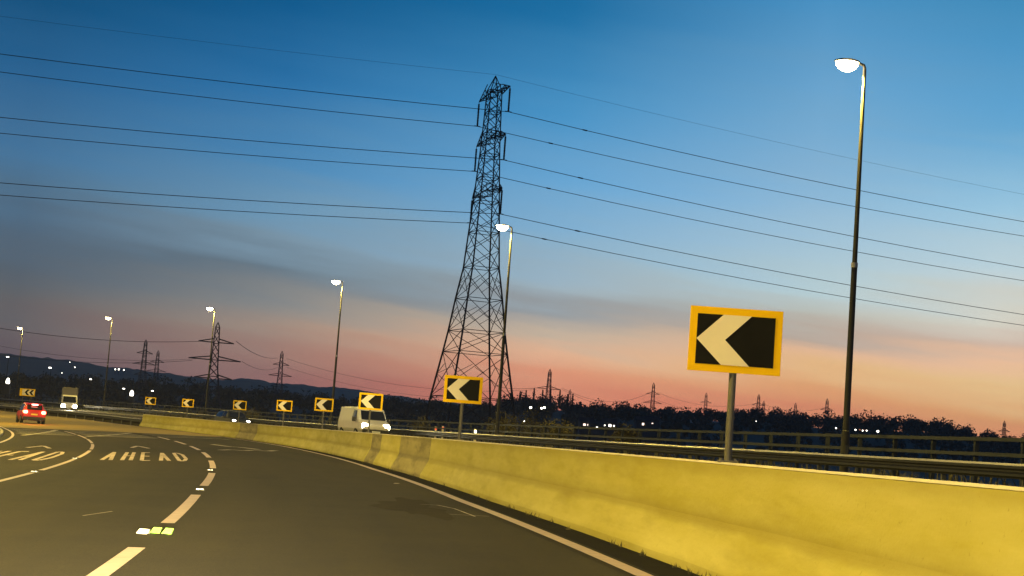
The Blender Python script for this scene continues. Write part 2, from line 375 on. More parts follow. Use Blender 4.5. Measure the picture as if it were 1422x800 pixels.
# transverse worn bars and chevron hatching before the buff stretch
m = MB()
def poly(mb, pts, w, dz=.005, s_dir=True, sk=0.):
    """stroke through (s,u) points, w = width in m"""
    for (sa, ua), (sb, ub_) in zip(pts, pts[1:]):
        n = 4
        for i in range(n):
            t0, t1 = i/n, (i+1)/n
            s0, u0, s1, u1 = sa+(sb-sa)*t0, ua+(ub_-ua)*t0, sa+(sb-sa)*t1, ua+(ub_-ua)*t1
            d = hypot(s1-s0, u1-u0) or 1; ns, nu = -(u1-u0)/d*w/2, (s1-s0)/d*w/2
            q = []
            for (a, b) in ((s0-ns, u0-nu), (s1-ns, u1-nu), (s1+ns, u1+nu), (s0+ns, u0+nu)):
                X, Y = xy(a, b); q.append((X, Y, zroad(a, b)+dz))
            mb.quad(*q)
for k, s in enumerate((93, 96.4, 100, 104, 108.5)):
    poly(m, [(s, -12.4), (s+1.5, -9.4)], .8); poly(m, [(s+1.5, -8.7), (s+3, -4.6)], .8)
    if k > 1: poly(m, [(s+1, -3.9), (s+3, .8)], .45)
poly(m, [(88, -12.2), (112, -9.3)], .3); poly(m, [(92, -8.8), (112, -4.4)], .3)
struct('hatched_marking', m, M['paint_worn'])
# lane lettering
def letters(mb, word, sc, uc, wid, hgt, st, skew=0., gap=.28):
    n = len(word); lw = (wid-gap*(n-1))/n
    G = {'A': [[(0, 0), (.5, 1), (1, 0)], [(.22, .36), (.78, .36)]],
         'H': [[(0, 0), (0, 1)], [(1, 0), (1, 1)], [(0, .5), (1, .5)]],
         'E': [[(1, 0), (0, 0), (0, 1), (1, 1)], [(0, .5), (.8, .5)]],
         'D': [[(0, 0), (0, 1), (.6, 1), (1, .75), (1, .25), (.6, 0), (0, 0)]]}
    for i, ch in enumerate(word):
        u0 = uc-wid/2+i*(lw+gap)
        for k, stv in enumerate(G[ch]):
            for a, b in zip(stv, stv[1:]):
                ua, ub_ = u0+a[0]*lw, u0+b[0]*lw; sa = sc-hgt/2+a[1]*hgt; sb = sc-hgt/2+b[1]*hgt
                sa += skew*(ua-uc); sb += skew*(ub_-uc)
                # stroke as parallelogram: thick across u for upright strokes, thick across s for level ones
                if abs(sa-sb) > .5*abs(ua-ub_)*2:
                    q = [(sa, ua-st/2), (sa, ua+st/2), (sb, ub_+st/2), (sb, ub_-st/2)]
                else:
                    t = .35
                    q = [(sa-t, ua), (sb-t, ub_), (sb+t, ub_), (sa+t, ua)]
                dz = .005+.0021*k
                mb.quad(*[(*xy(a_, b_), zroad(a_, b_)+dz) for a_, b_ in q])
M['paint_soft'] = mat('trafficked_road_paint', (.44, .35, .29), .75, var=.65, scale=2.2, bump=.3, bscale=60)
m = MB(); letters(m, 'AHEAD', 55.0, -7.05, 2.5, 10.5, .125, 1.0, .32)
poly(m, [(68, -7.5), (72, -7.15), (68, -6.8)], .16); struct('lane_lettering', m, M['paint_soft'])
m = MB(); letters(m, 'AHEAD', 50.0, -11.0, 2.5, 10.5, .125, 1.0, .32)
poly(m, [(61, -11.3), (65, -10.9), (61, -10.5)], .16); struct('left_lane_lettering', m, M['paint_soft'])
m = MB()
poly(m, [(70.2, -3.7), (71.8, -3.1), (70.8, -2.6), (72.6, -2.1), (71.8, -1.5), (73.8, -.9)], .35)
poly(m, [(83, -2.9), (79, -2.5), (78.2, -2.0), (74.5, -1.6)], .35); struct('worn_lane_symbol', m, M['paint_worn'])
# scratches, tar patch
m = MB(); poly(m, [(27.9, -1.22), (26.8, -1.05), (24.6, -1.0)], .035); poly(m, [(28.0, -1.5), (27.8, -1.2)], .03); poly(m, [(25, -1.35), (24.8, -.75)], .03)
poly(m, [(22.6, -6.25), (21.4, -6.5)], .025); poly(m, [(37.8, -.95), (38.2, -.85)], .12)
struct('surface_scratch', m, M['paint_worn'])
m = MB()
pts = []
for k in range(24):
    q = 2*pi*k/24; r = 1+.28*sin(3*q)+.16*sin(7*q+1)+.1*sin(11*q)
    a, b = 27+2.9*r*cos(q), -1.75+.5*r*sin(q)
    pts.append((*xy(a, b), zroad(a, b)+.003))
c0 = (*xy(27, -1.75), zroad(27, -1.75)+.003)
for k in range(24): m.tri(c0, pts[k], pts[(k+1) % 24])
struct('tar_stain', m, M['tar'])
# road studs
stud = empty('road_stud', label='road stud', cat='road stud', group='road studs between the dashes')
m = MB(); m.loft([[(-.09, -.12, 0), (.09, -.12, 0), (.09, .12, 0), (-.09, .12, 0)], [(-.07, -.07, .025), (.07, -.07, .025), (.07, .07, .025), (-.07, .07, .025)]]); m.build('casing', M['galv_dull'], stud)
m = MB(); m.box((-.035, -.085, .02), (.055, .03, .022)); m.box((.035, -.085, .02), (.055, .03, .022)); m.build('reflector', M['stud_white'], stud)
k = 0
for i, (s, u, nm) in enumerate([(30.5, -5.36, 'second'), (42.5, -5.25, 'third'), (36.6, -9.05, 'left'), (48.6, -9.06, 'left2')]):
    o = stud if i == 0 else copy_tree(stud)
    X, Y = xy(s, u); o.location = (X, Y, zroad(s, u)+.001); o.rotation_euler.z = heading(s)
    o['label'] = {'nearest': 'nearest road stud, white, in the first gap of the dashed line beside two green flags', 'second': 'road stud in the second gap of the right-hand dashed lane line', 'third': 'road stud in the third gap of the right-hand dashed lane line', 'left': 'road stud in the nearer gap of the left-hand dashed lane line', 'left2': 'road stud in the farther gap of the left-hand dashed lane line'}[nm]
X, Y = xy(18.5, -5.30)
fl = empty('marker_flag', (X, Y, zroad(18.4, -5.0)+.002), heading(18.4)-.05, 'pair of bright green reflecting flags on the road beside the nearest white stud', 'lane marker')
for sx in (-.065, .065):
    m = MB(); m.loft([[(sx-.055, -.03, .0), (sx+.055, -.03, .0), (sx+.055, .03, .0), (sx-.055, .03, .0)], [(sx-.015, -.012, .065), (sx+.075, -.012, .065), (sx+.075, .012, .065), (sx-.015, .012, .065)]])
    m.build('flag_panel', M['stud_green'], fl)
X, Y = xy(18.55, -5.50)
m = MB(); m.loft([[(-.06, -.05, .0), (.06, -.05, .0), (.06, .05, .0), (-.06, .05, .0)], [(-.035, -.02, .05), (.07, -.02, .05), (.07, .02, .05), (-.035, .02, .05)]])
o = tag(m.build('marker_pad', M['stud_white']), 'white reflecting pad on the road left of the green flags', 'lane marker'); o.location = (X, Y, zroad(18.4, -5.5)+.002); o.rotation_euler.z = heading(18.4)-.2
# ------------------------------------------------------------------ concrete barrier
BH = 1.10
PROF = [(0, -.02), (0, .08), (.205, .47), (.225, .52), (.25, 1.08), (.268, 1.10), (.412, 1.10), (.43, 1.08), (.455, .52), (.475, .47), (.68, .08), (.68, -.02)]
def barrier_part(name, s0, s1, material, parent, off=0., ext=None):
    m = MB(); rings = []
    n = max(2, int((s1-s0)/1.0))
    for i in range(n+1):
        s = s0+(s1-s0)*i/n
        r = []
        for j, (a, z) in enumerate(PROF):
            jit = .006*noise.noise(Vector((s*.7, j, 3)))
            X, Y = xy(s, ub(s)+a+off+jit); r.append((X, Y, zroad(s, 0)+z+jit))
        rings.append(r)
    m.loft(rings); return m.build(name, material, parent)
bar = empty('concrete_barrier', (*xy(40, .3), 0), 0, 'long yellow lit concrete safety barrier curving along the right side of the road', 'barrier')
inv = Matrix.Translation(-Vector(bar.location))
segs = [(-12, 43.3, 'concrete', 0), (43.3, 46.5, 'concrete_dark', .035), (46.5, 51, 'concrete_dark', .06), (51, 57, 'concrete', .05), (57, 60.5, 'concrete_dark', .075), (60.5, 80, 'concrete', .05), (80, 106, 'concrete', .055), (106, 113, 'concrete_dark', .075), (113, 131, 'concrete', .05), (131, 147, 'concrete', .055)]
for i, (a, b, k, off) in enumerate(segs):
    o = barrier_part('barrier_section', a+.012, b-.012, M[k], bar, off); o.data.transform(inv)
    if k == 'concrete_dark': o['label'] = 'dark stained weathered section'
M['lit_top_edge'] = mat('lit_top_edge_concrete', (.70, .62, .42), .8, var=.12, scale=3)  # pale strip paints the lamplit barrier top into the colour
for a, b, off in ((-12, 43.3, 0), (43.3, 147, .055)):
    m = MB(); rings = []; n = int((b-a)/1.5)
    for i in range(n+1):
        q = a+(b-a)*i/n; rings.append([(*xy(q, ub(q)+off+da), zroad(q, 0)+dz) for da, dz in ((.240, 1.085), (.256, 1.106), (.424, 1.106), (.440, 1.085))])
    m.loft(rings); o = m.build('lit_top_edge', M['lit_top_edge'], bar); o.data.transform(inv)
# ------------------------------------------------------------------ W-beam guard rails and parapet fence
def along(mb, s0, s1, ds, prof, uf, zf):
    rings = []; n = max(1, int(round((s1-s0)/ds)))
    for i in range(n+1):
        s = s0+(s1-s0)*i/n; rings.append([(*xy(s, uf(s)+a), zf(s)+z) for a, z in prof])
    mb.loft(rings)
def rail_thing(name, s0, s1, u, ztop, label, cat, hi=.31, gap=3.6, zg=None):
    uf = u if callable(u) else (lambda s: u)
    X, Y = xy((s0+s1)/2, uf((s0+s1)/2)); t = empty(name, (X, Y, 0), 0, label, cat); iv = Matrix.Translation((-X, -Y, 0))
    W_ = [(0, 0), (-.01, -.02), (-.055, -.05), (-.055, -.10), (0, -.14), (0, -.17), (-.055, -.21), (-.055, -.26), (-.01, -.29), (0, -.31), (.02, -.31), (.02, -.27), (-.035, -.25), (-.035, -.22), (.02, -.18), (.02, -.13), (-.035, -.09), (-.035, -.06), (.02, -.03), (.02, 0)]
    m = MB(); along(m, s0, s1, 2, W_, uf, ztop); o = m.build('beam', M['beam'], t); o.data.transform(iv)
    m = MB(); along(m, s0, s1, 2, [(-.06, -.045), (-.015, .004), (.03, .004), (.03, -.002), (-.012, -.002), (-.055, -.047)], uf, ztop); o = m.build('rail_lit_edge', M['galv'], t); o.data.transform(iv)  # bright strip added to paint lamplight along the beam's top edge
    s = s0+.5; k = 0
    while s < s1 and k < 99:
        m = MB(); X2, Y2 = xy(s, uf(s)+.09); zt = ztop(s); zb = zg(s)
        Mx = Matrix.Translation((X2, Y2, 0)) @ Matrix.Rotation(heading(s), 4, 'Z')
        m.box((0, 0, (zt-.06+zb)/2), (.11, .06, zt-.06-zb), Mx); m.box((-.04, 0, zt-.155), (.06, .12, .2), Mx)
        o = m.build('rail_post', M['galv_dull'], t); o.data.transform(iv); s += gap; k += 1
    return t
zr_far = lambda s: 1.46+rise(s)*1.0
rail_thing('guard_rail', 8, 345, 10.8, zr_far, 'long galvanised guard rail on the far edge of the opposite carriageway', 'guard rail', zg=lambda s: zopp(s, 10.8)+.05)
rail_thing('guard_rail', 147.3, 330, lambda s: ub(s)+.3, lambda s: .66+rise(s), 'low galvanised guard rail running on from the far end of the concrete barrier', 'guard rail', zg=lambda s: zroad(s, 0)-.05)
# parapet
X, Y = xy(170, 13.4); par = empty('parapet_fence', (X, Y, 0), 0, 'dull steel parapet fence with three rails behind the far guard rail', 'fence'); iv = Matrix.Translation((-X, -Y, 0))
for zt in (2.12, 1.75, 1.36):
    m = MB(); along(m, 10, 345, 2, [(-.04, -.045), (.04, -.045), (.04, .045), (-.04, .045)], lambda s: 13.4, lambda s: zt-.045+rise(s))
    o = m.build('rail', M['fence'], par); o.data.transform(iv)
s = 12; k = 0; rest = MB()
while s < 344:
    X2, Y2 = xy(s, 13.5); Mx = Matrix.Translation((X2, Y2, rise(s))) @ Matrix.Rotation(heading(s), 4, 'Z')
    mm = MB() if k < 99 else rest
    mm.box((.02, 0, 1.44), (.10, .09, 1.32), Mx); mm.box((.02, 0, .82), (.2, .2, .04), Mx); mm.box((.02, 0, 2.12), (.13, .12, .03), Mx)
    if k < 99: o = mm.build('fence_post', M['fence'], par); o.data.transform(iv)
    s += 2.3; k += 1
o = rest.build('fence_post', M['fence'], par); o.data.transform(iv); o['kind'] = 'stuff'
# ------------------------------------------------------------------ chevron signs
def chevron_sign():
    t = empty('chevron_sign', cat='road sign', group='chevron bend signs on top of the barrier')
    w, h = .94, .66; zb = .90           # board bottom above barrier top
    m = MB(); m.tube([(0, 0, -.01), (0, 0, zb+h-.05)], .038, 12); m.build('sign_post', M['post'], t, True)
    m = MB(); m.box((0, 0, .008), (.2, .16, .02)); 
    for i in (-1, 1):
        for j in (-1, 1): m.tube([(i*.07, j*.05, .018), (i*.07, j*.05, .04)], .012, 6)
    m.build('base_plate', M['post'], t)
    m = MB(); m.box((0, -.052, zb+h/2), (w, .012, h)); b = m.build('backing_board', M['yellow'], t, bevel=.003)
    for zz in (zb+.15, zb+h-.15):
        m = MB(); m.box((0, -.02, zz), (.7, .04, .045)); m.build('mounting_rail', M['galv_dull'], t)
    m = MB(); iw, ih = w-.15, h-.15; m.box((0, -.061, zb+h/2), (iw, .006, ih)); m.build('black_panel', M['black'], t)
    # white arrow: point at left
    x0 = -iw/2; z0 = zb+h/2; hh = ih/2; y = -.0665; a = .262; wd = .285
    m = MB(); n = 0
    pts = [(x0, z0), (x0+a, z0+hh), (x0+a+wd, z0+hh), (x0+wd+.005, z0), (x0+a+wd, z0-hh), (x0+a, z0-hh)]
    f1 = [(p[0], y-.0015, p[1]) for p in pts]; f0 = [(p[0], y+.0015, p[1]) for p in pts]
    b = len(m.v); m.v += f1+f0
    m.f += [(0, 5, 4, 3), (0, 3, 2, 1)]; m.m += [0, 0]
    for i in range(6): m.f.append((i, (i+1) % 6, 6+(i+1) % 6, 6+i)); m.m.append(0)
    m.build('arrow', M['white'], t)
    return t
cs = chevron_sign()
wh = ['nearest and largest chevron sign, yellow bordered, standing against the sky by the tall right lamp', 'second nearest chevron sign, yellow bordered, in front of the big lattice tower', 'chevron sign directly in front of the white van', 'chevron sign just left of the white van, near a lamp column foot', 'chevron sign between the dark car and the white van, fifth from the right', 'chevron sign just above the dark car, sixth from the right', 'small chevron sign above the far stained patch of the barrier, second from the barrier end', 'smallest single chevron sign, near the far end of the concrete barrier']
def proj_x(X, Y, Z):
    B = Y*_up[1]+(Z-EYE)*_up[2]; D = Y*_fw[1]+(Z-EYE)*_fw[2]
    return 711+FPX/D*(X*cos(ROLL)+B*sin(ROLL))
SIGN_S = []
for px in (1020, 643, 515, 450, 395, 333, 261, 209):
    lo, hi = 8., 170.
    for _ in range(40):
        md = (lo+hi)/2; X, Y = xy(md, ub(md)+.34+(.05 if md > 43 else 0))
        if proj_x(X, Y, BH+zroad(md, 0)+1.2) > px: lo = md
        else: hi = md
    SIGN_S.append(lo)
print('signs', [round(v, 1) for v in SIGN_S])
for i, s in enumerate(SIGN_S):
    o = cs if i == 0 else copy_tree(cs)
    X, Y = xy(s, ub(s)+.34+(.05 if s > 43 else 0)); o.location = (X, Y, BH+.008+zroad(s, 0))
    tx, ty = (0, 0) if s < 25 else xy(s-60, -6); o.rotation_euler = (0, 0, atan2(Y-ty, X-tx)-pi/2)
    if i == 0: o.rotation_euler = (0, 0, -.04)
    o['label'] = wh[i]
# triple chevron board at far left
p = at_depth(38, 545, 214); t = empty('chevron_board', (p.x, p.y, 1.0), .12, 'wide yellow board with a row of black chevrons on two posts, above the red car', 'road sign')
bw, bh = 2.05, 1.0; zc = p.z-1.0
m = MB(); m.box((0, 0, zc), (bw, .03, bh)); m.build('board', M['yellow'], t)
m = MB(); m.box((.1, -.019, zc), (bw-.5, .006, bh-.22)); m.build('white_panel', M['white'], t)
for k in range(2):
    m = MB(); x0 = -.35+k*.62; hh = bh/2-.12; a = .33; wd = .3; y = -.026
    m.quad((x0, y, zc), (x0+a, y, zc-hh), (x0+a+wd, y, zc-hh), (x0+wd, y, zc)); m.quad((x0, y, zc), (x0+wd, y, zc), (x0+a+wd, y, zc+hh), (x0+a, y, zc+hh))
    m.build('black_chevron', M['black'], t)
for x in (-.55, .55):
    m = MB(); m.tube([(x, .07, 0), (x, .07, zc+.3)], .06, 8); m.build('sign_post', M['post'], t)
# ------------------------------------------------------------------ street lamps
LIGHT = (1, .73, .13)
def lamp_light(parent, e, z, x=-.5):
    d = bpy.data.lights.new('lamp_light', 'SPOT'); d.energy = e; d.color = LIGHT; d.spot_size = radians(176); d.spot_blend = .3; d.shadow_soft_size = .12
    o = bpy.data.objects.new('lamp_light', d); C.objects.link(o); o.parent = parent; o.location = (x, 0, z); return o
def street_lamp(hgt=12.0):
    t = empty('street_lamp', cat='street lamp')
    m = MB(); m.tube([(0, 0, 0), (0, 0, 1.4), (0, 0, 1.42), (0, 0, 6.2)], [.125, .12, .095, .085], 12); m.build('lower_column', M['lamp_pole'], t, True)
    m = MB(); m.tube([(0, 0, 6.1), (0, 0, hgt-.1)], [.074, .05], 12); m.tube([(0, 0, hgt-.1), (-.03, 0, hgt), (-.22, 0, hgt+.05)], [.05, .045, .04], 10); m.build('upper_column', M['lamp_pole'], t, True)
    m = MB(); m.tube([(0, 0, 6.08), (0, 0, 6.22)], .097, 12); m.build('joint_collar', M['galv'], t, True)
    m = MB(); m.box((.0, -.118, .75), (.10, .03, .5)); m.build('access_door', M['galv_dull'], t)
    m = MB(); rings = []
    for x, w, zz in ((-.16, .05, .0), (-.25, .14, .03), (-.5, .2, .05), (-.78, .17, .03), (-.92, .06, 0)):
        rings.append([(x, -w, hgt+.03), (x, -w*.8, hgt+.07+zz), (x, w*.8, hgt+.07+zz), (x, w, hgt+.03)])
    m.loft(rings); m.build('lantern', M['galv_dull'], t)
    m = MB(); rings = []
    for k in range(5):
        q = k/4*pi/2; rr = cos(q)
        rings.append([(-.55+.34*rr*cos(a)+0, .25*rr*sin(a), hgt+.025-.27*sin(q)) for a in [2*pi*j/16 for j in range(16)]])
    rings[-1] = [(-.55+.02*cos(a), .02*sin(a), hgt-.245) for a in [2*pi*j/16 for j in range(16)]]
    m.loft(rings); m.build('lens', M['lens'], t, True)
    return t
sl = street_lamp(); lamp_light(sl, 6500, 11.7, -.55)
ll = ['nearest and tallest street lamp, its glowing head high at the right', 'street lamp standing just in front of the big lattice tower', 'street lamp rising behind the chevron sign left of the white van', 'street lamp beside the wide armed distant pylon', 'small street lamp alone left of the two faint distant pylons', 'farthest tall street lamp, above the red car at the left edge']
for i, (px, py) in enumerate([(1201, 91), (711, 316), (476, 392), (298.5, 429), (156, 442), (32, 456)]):
    d = ray(px, py); tt = (12.75+(0, 0, 0, .1, .25, .5)[i]-EYE)/d[2]; X, Y = d[0]*tt, d[1]*tt; s, u = su(X, Y)
    o = sl if i == 0 else copy_tree(sl)
    o.location = (X, Y, 12.75+(0, 0, 0, .1, .25, .5)[i]-12.0); o.rotation_euler.z = heading(s); o['label'] = ll[i]; o['group'] = 'street lamps along the far side of the bend'
# the row on the near side of the bend, wholly outside the frame to the left, lights our carriageway and the barrier face
for i, s in enumerate([-24, 14, 52, 90, 128, 166, 204]):
    o = copy_tree(sl); X, Y = xy(s, -17.0); o.location = (X, Y, -.35+rise(s)); o.rotation_euler.z = heading(s)+pi
    o['label'] = 'street lamp of the near row on the left verge, number %d along the bend' % (i+1); o['label'] = 'tall street lamp on the left verge beyond the picture edge'; o['group'] = 'street lamps on the left verge'
    for ch in o.children:
        if ch.type == 'LIGHT': ch.data = ch.data.copy(); ch.data.energy = (11000, 21000, 15500, 12000, 12000, 14000, 13000)[i]
# ------------------------------------------------------------------ lattice tower
def tower(side_tab, zs, arms, legw, brw, name, mt, arm_h=1.6, insul=3.4, detail=True, half=6.2, minw=.16):
    """square lattice body; arms = [(z, half length)] along local x"""
    t = empty(name)
    sd = lambda z: lin(side_tab, z)/2
    m = MB()
    for i in (-1, 1):
        for j in (-1, 1):
            m.tube([(i*sd(z), j*sd(z), z) for z in zs], [max(minw, legw*(1-.55*z/zs[-1]))/2*1.2 for z in zs], 4)
    m.build('leg_frame', mt, t)
    m = MB(); r = brw/2
    for k, (z0, z1) in enumerate(zip(zs, zs[1:])):
        a, b = sd(z0), sd(z1)
        for q in range(4):
            R = Matrix.Rotation(q*pi/2, 3, 'Z')
            P = lambda x, y, z: R @ Vector((x, y, z))
            big = (z1-z0) > 4.5
            m.tube([P(-a, -a, z0), P(b, -b, z1)], r, 4, False); m.tube([P(a, -a, z0), P(-b, -b, z1)], r, 4, False)
            if k % 2 == 0 or big: m.tube([P(-b, -b, z1), P(b, -b, z1)], r*1.15, 4, False)
            if big and detail:
                zm = (z0+z1)/2; c = (a+b)/2
                m.tube([P(-c, -c, zm), P(-a*.45, -(a*.72+b*.28), z0+(z1-z0)*.28), ], r*.8, 4, False)
                m.tube([P(c, -c, zm), P(a*.45, -(a*.72+b*.28), z0+(z1-z0)*.28)], r*.8, 4, False)
                m.tube([P(-c, -c, zm), P(-b*.45, -(a*.28+b*.72), z0+(z1-z0)*.72)], r*.8, 4, False)
                m.tube([P(c, -c, zm), P(b*.45, -(a*.28+b*.72), z0+(z1-z0)*.72)], r*.8, 4, False)
                m.tube([P(-c, -c, zm), P(0, -c, zm+ (0)), P(c, -c, zm)], r*.7, 4, False) if (z1-z0) > 8 else None
    zt = zs[-1]; b = sd(zt)
    for i in (-1, 1):
        for j in (-1, 1): m.tube([(i*b, j*b, zt), (0, 0, side_tab[-1][0]+2.3)], r*1.3, 4, False)
    m.build('bracing', mt, t)
    tips = []
    for z, L_ in arms:
        for sgn in (-1, 1):
            b = sd(z); b2 = sd(z+arm_h); m = MB(); T = Vector((sgn*L_, 0, z+.1)); rr = r*(1.25 if detail else 1.9)
            for j in (-1, 1):
                m.tube([(sgn*b, j*b, z), T], rr, 4, False); m.tube([(sgn*b2, j*b2, z+arm_h), T], rr, 4, False)
            if detail:
                n = 4
                for k in range(1, n):
                    f = k/n; lo = [Vector((sgn*b, j*b, z)).lerp(T, f) for j in (-1, 1)]; hi = [Vector((sgn*b2, j*b2, z+arm_h)).lerp(T, f) for j in (-1, 1)]
                    lo0 = [Vector((sgn*b, j*b, z)).lerp(T, f-1/n) for j in (-1, 1)]
                    for q in (0, 1): m.tube([lo[q], hi[q]], r*.8, 4, False); m.tube([lo0[q], hi[q]], r*.8, 4, False)
                    m.tube([lo[0], lo[1]], r*.8, 4, False); m.tube([lo0[0], lo[1]], r*.8, 4, False)
            a = m.build('cross_arm', mt, t)
            if insul:
                m = MB(); pts = []; rad = []
                n = 14
                for k in range(n*2+1):
                    pts.append((sgn*L_, 0, z-.25-insul*k/(2*n))); rad.append(.17 if k % 2 else .10)
                m.tube([(sgn*L_, 0, z+.1), (sgn*L_, 0, z-.3)], .05, 4); m.tube(pts, rad, 8)
                m.tube([(sgn*L_-.0, -.5, z-insul-.3), (sgn*L_, .5, z-insul-.3)], .05, 4)
                m.build('insulator', M['insul'] if mt is M['tower'] else mt, t)
            tips.append((sgn*L_, z-insul-.35))
    return t, tips
side_tab = [(-1, 11.0), (4.2, 9.9), (12.2, 7.45), (15.2, 6.6), (20.4, 5.4), (24.9, 4.15), (37, 2.8), (44, 2.15), (51.8, 1.75)]
zs = [-1, 5.6, 12.2, 15.4, 20.2, 24.9, 27.6, 30.2, 32.6, 34.8, 36.6, 38.4, 40.2, 42.0, 43.6, 45.2, 46.8, 48.4, 50.0, 51.8]
bt, tips = tower(side_tab, zs, [(36.1, 6.4), (44.1, 6.2), (51.2, 6.6)], .30, .115, 'transmission_tower', M['tower'])
bp_ = at_depth(651, 600, 231)
bt.location = (bp_.x, bp_.y, 1.6); TH = radians(-69); bt.rotation_euler.z = TH
tag(bt, 'tall steel lattice transmission tower with three levels of short arms, nearest and largest', 'pylon')
# conductors: each one continuous wire through the tower
def solve_span(p0, direc, L_, sag, target):
    """far end height so that the wire passes through a frame-edge pixel (x, y)"""
    def at(dz, t): return Vector((p0.x+direc.x*L_*t, p0.y+direc.y*L_*t, p0.z+dz*t-4*sag*t*(1-t)))
    dr = ray(*target)
    # horizontal intersection with the vertical plane of the view ray
    k = dr[0]/dr[1]; t = (p0.x-k*p0.y)/((k*direc.y-direc.x)*L_)
    Y = p0.y+direc.y*L_*t; z = EYE+dr[2]/dr[1]*Y
    return (z-p0.z+4*sag*t*(1-t))/t
Mt = Matrix.Translation(bt.location) @ Matrix.Rotation(TH, 4, 'Z')
dirR = Vector((-sin(TH), cos(TH), 0)); dirL = -dirR
near = [(x, z) for x, z in tips if x > 0]; far = [(x, z) for x, z in tips if x < 0]
tg = {}
order = [('lower', 0), ('middle', 1), ('upper', 2)]
edge = {('near', 2): (75, 308), ('far', 2): (100, 328), ('near', 1): (163, 372), ('far', 1): (185, 390), ('near', 0): (254, 437), ('far', 0): (271, 452)}
for side, arr in (('near', near), ('far', far)):
    for nm, i in order:
        p0 = Mt @ Vector((arr[i][0], 0, arr[i][1])); yl, yr = edge[(side, i)]
        pts = []
        dzl = solve_span(p0, dirL, 300, 5.5, (0, yl)); dzr = solve_span(p0, dirR, 360, 10., (1422, yr))
        for k in range(24, 0, -1):
            t = k/24; pts.append((p0.x+dirL.x*300*t, p0.y+dirL.y*300*t, p0.z+dzl*t-22*t*(1-t)))
        for k in range(0, 31):
            t = k/30; pts.append((p0.x+dirR.x*360*t, p0.y+dirR.y*360*t, p0.z+dzr*t-40*t*(1-t)))
        m = MB(); m.tube(pts, .05, 5)
        for q in (2+i, 9-i, 16+i, 25, 33+i, 40-i, 46): m.tube([Vector(pts[q]), Vector(pts[q]).lerp(Vector(pts[q+1]), .06)], .10, 6)
        tag(m.build('power_line', M['cable']), '%s power line hung from the %s end of the %s tower arms' % ({'upper': 'high', 'middle': 'mid height', 'lower': 'low'}[nm], {'near': 'right hand', 'far': 'left hand'}[side], nm if nm != 'lower' else 'bottom'), 'power line', 'power lines on the big lattice tower')
p0 = Mt @ Vector((0, 0, 54.3)); pts = []
dzl = solve_span(p0, dirL, 300, 4, (300, 60)); dzr = solve_span(p0, dirR, 360, 8., (1422, 270))
for k in range(24, 0, -1):
    t = k/24; pts.append((p0.x+dirL.x*300*t, p0.y+dirL.y*300*t, p0.z+dzl*t-16*t*(1-t)))
for k in range(0, 31):
    t = k/30; pts.append((p0.x+dirR.x*360*t, p0.y+dirR.y*360*t, p0.z+dzr*t-32*t*(1-t)))
m = MB(); m.tube(pts, .017, 5); tag(m.build('earth_wire', M['cable']), 'thin earth wire, topmost of all, running over the tower peak', 'power line')
# ------------------------------------------------------------------ terrain: near wooded rise and far ridge
crest_near = [(-60, 600, 34), (0, 562, 36), (100, 0, 38), (200, 0, 42), (300, 0, 43), (400, 0, 40), (500, 0, 41), (600, 0, 42), (680, 0, 46), (725, 0, 60), (790, 0, 62), (830, 0, 54), (870, 0, 57), (900, 0, 60), (960, 0, 57), (1010, 0, 60), (1070, 0, 65), (1130, 0, 62), (1240, 0, 64), (1300, 0, 65), (1340, 0, 62), (1362, 0, 57), (1400, 0, 51), (1500, 0, 48)]
cn = [(degrees(atan2(x-711, 2170)), h) for x, _, h in crest_near]
cfar = [(degrees(atan2(x-711, 2170)), h) for x, h in [(-200, 66), (0, 68), (100, 66), (200, 61), (300, 56), (380, 59), (470, 58), (560, 53), (610, 50), (700, 48), (900, 50), (1330, 50), (1380, 44), (1422, 42), (1600, 38)]]
DN = 1300.0
def terr_near(a, r):
    c = lin(cn, a)/2170*DN+EYE-7.6+3.25
    return -3.25+c*smooth(800, 1300, r)*(1-.55*smooth(1400, 2300, r))+1.2*noise.noise(Vector((a*.9, r*.006, 1)))*smooth(820, 1000, r)
def polar(name, a0, a1, na, rs, f, material):
    m = MB(); k = len(rs)
    for i in range(na+1):
        a = a0+(a1-a0)*i/na
        for r in rs: m.v.append((r*sin(radians(a)), r*cos(radians(a)), f(a, r)))
    for i in range(na):
        for j in range(k-1):
            m.f.append((i*k+j, i*k+j+1, (i+1)*k+j+1, (i+1)*k+j)); m.m.append(0)
    return struct(name, m, material, True)
polar('near_hills', -40, 40, 260, [790, 850, 920, 1000, 1080, 1160, 1230, 1300, 1380, 1500, 1700, 2000, 2300], terr_near, M['hill'])
def terr_far(a, r):
    c = lin(cfar, a)/2170*4600+EYE
    n = 9*noise.noise(Vector((a*.8, r*.0009, 5)))+3.5*noise.noise(Vector((a*3.1, r*.003, 7)))+2.0*noise.noise(Vector((a*11., r*.01, 3)))
    return -3.25+(c+n)*smooth(2500, 4600, r)*(1-.3*smooth(4600, 6500, r))
polar('far_hills', -45, 45, 900, [2400, 2800, 3200, 3600, 3900, 4200, 4400, 4600, 4900, 5500, 6500], terr_far, M['hill'])
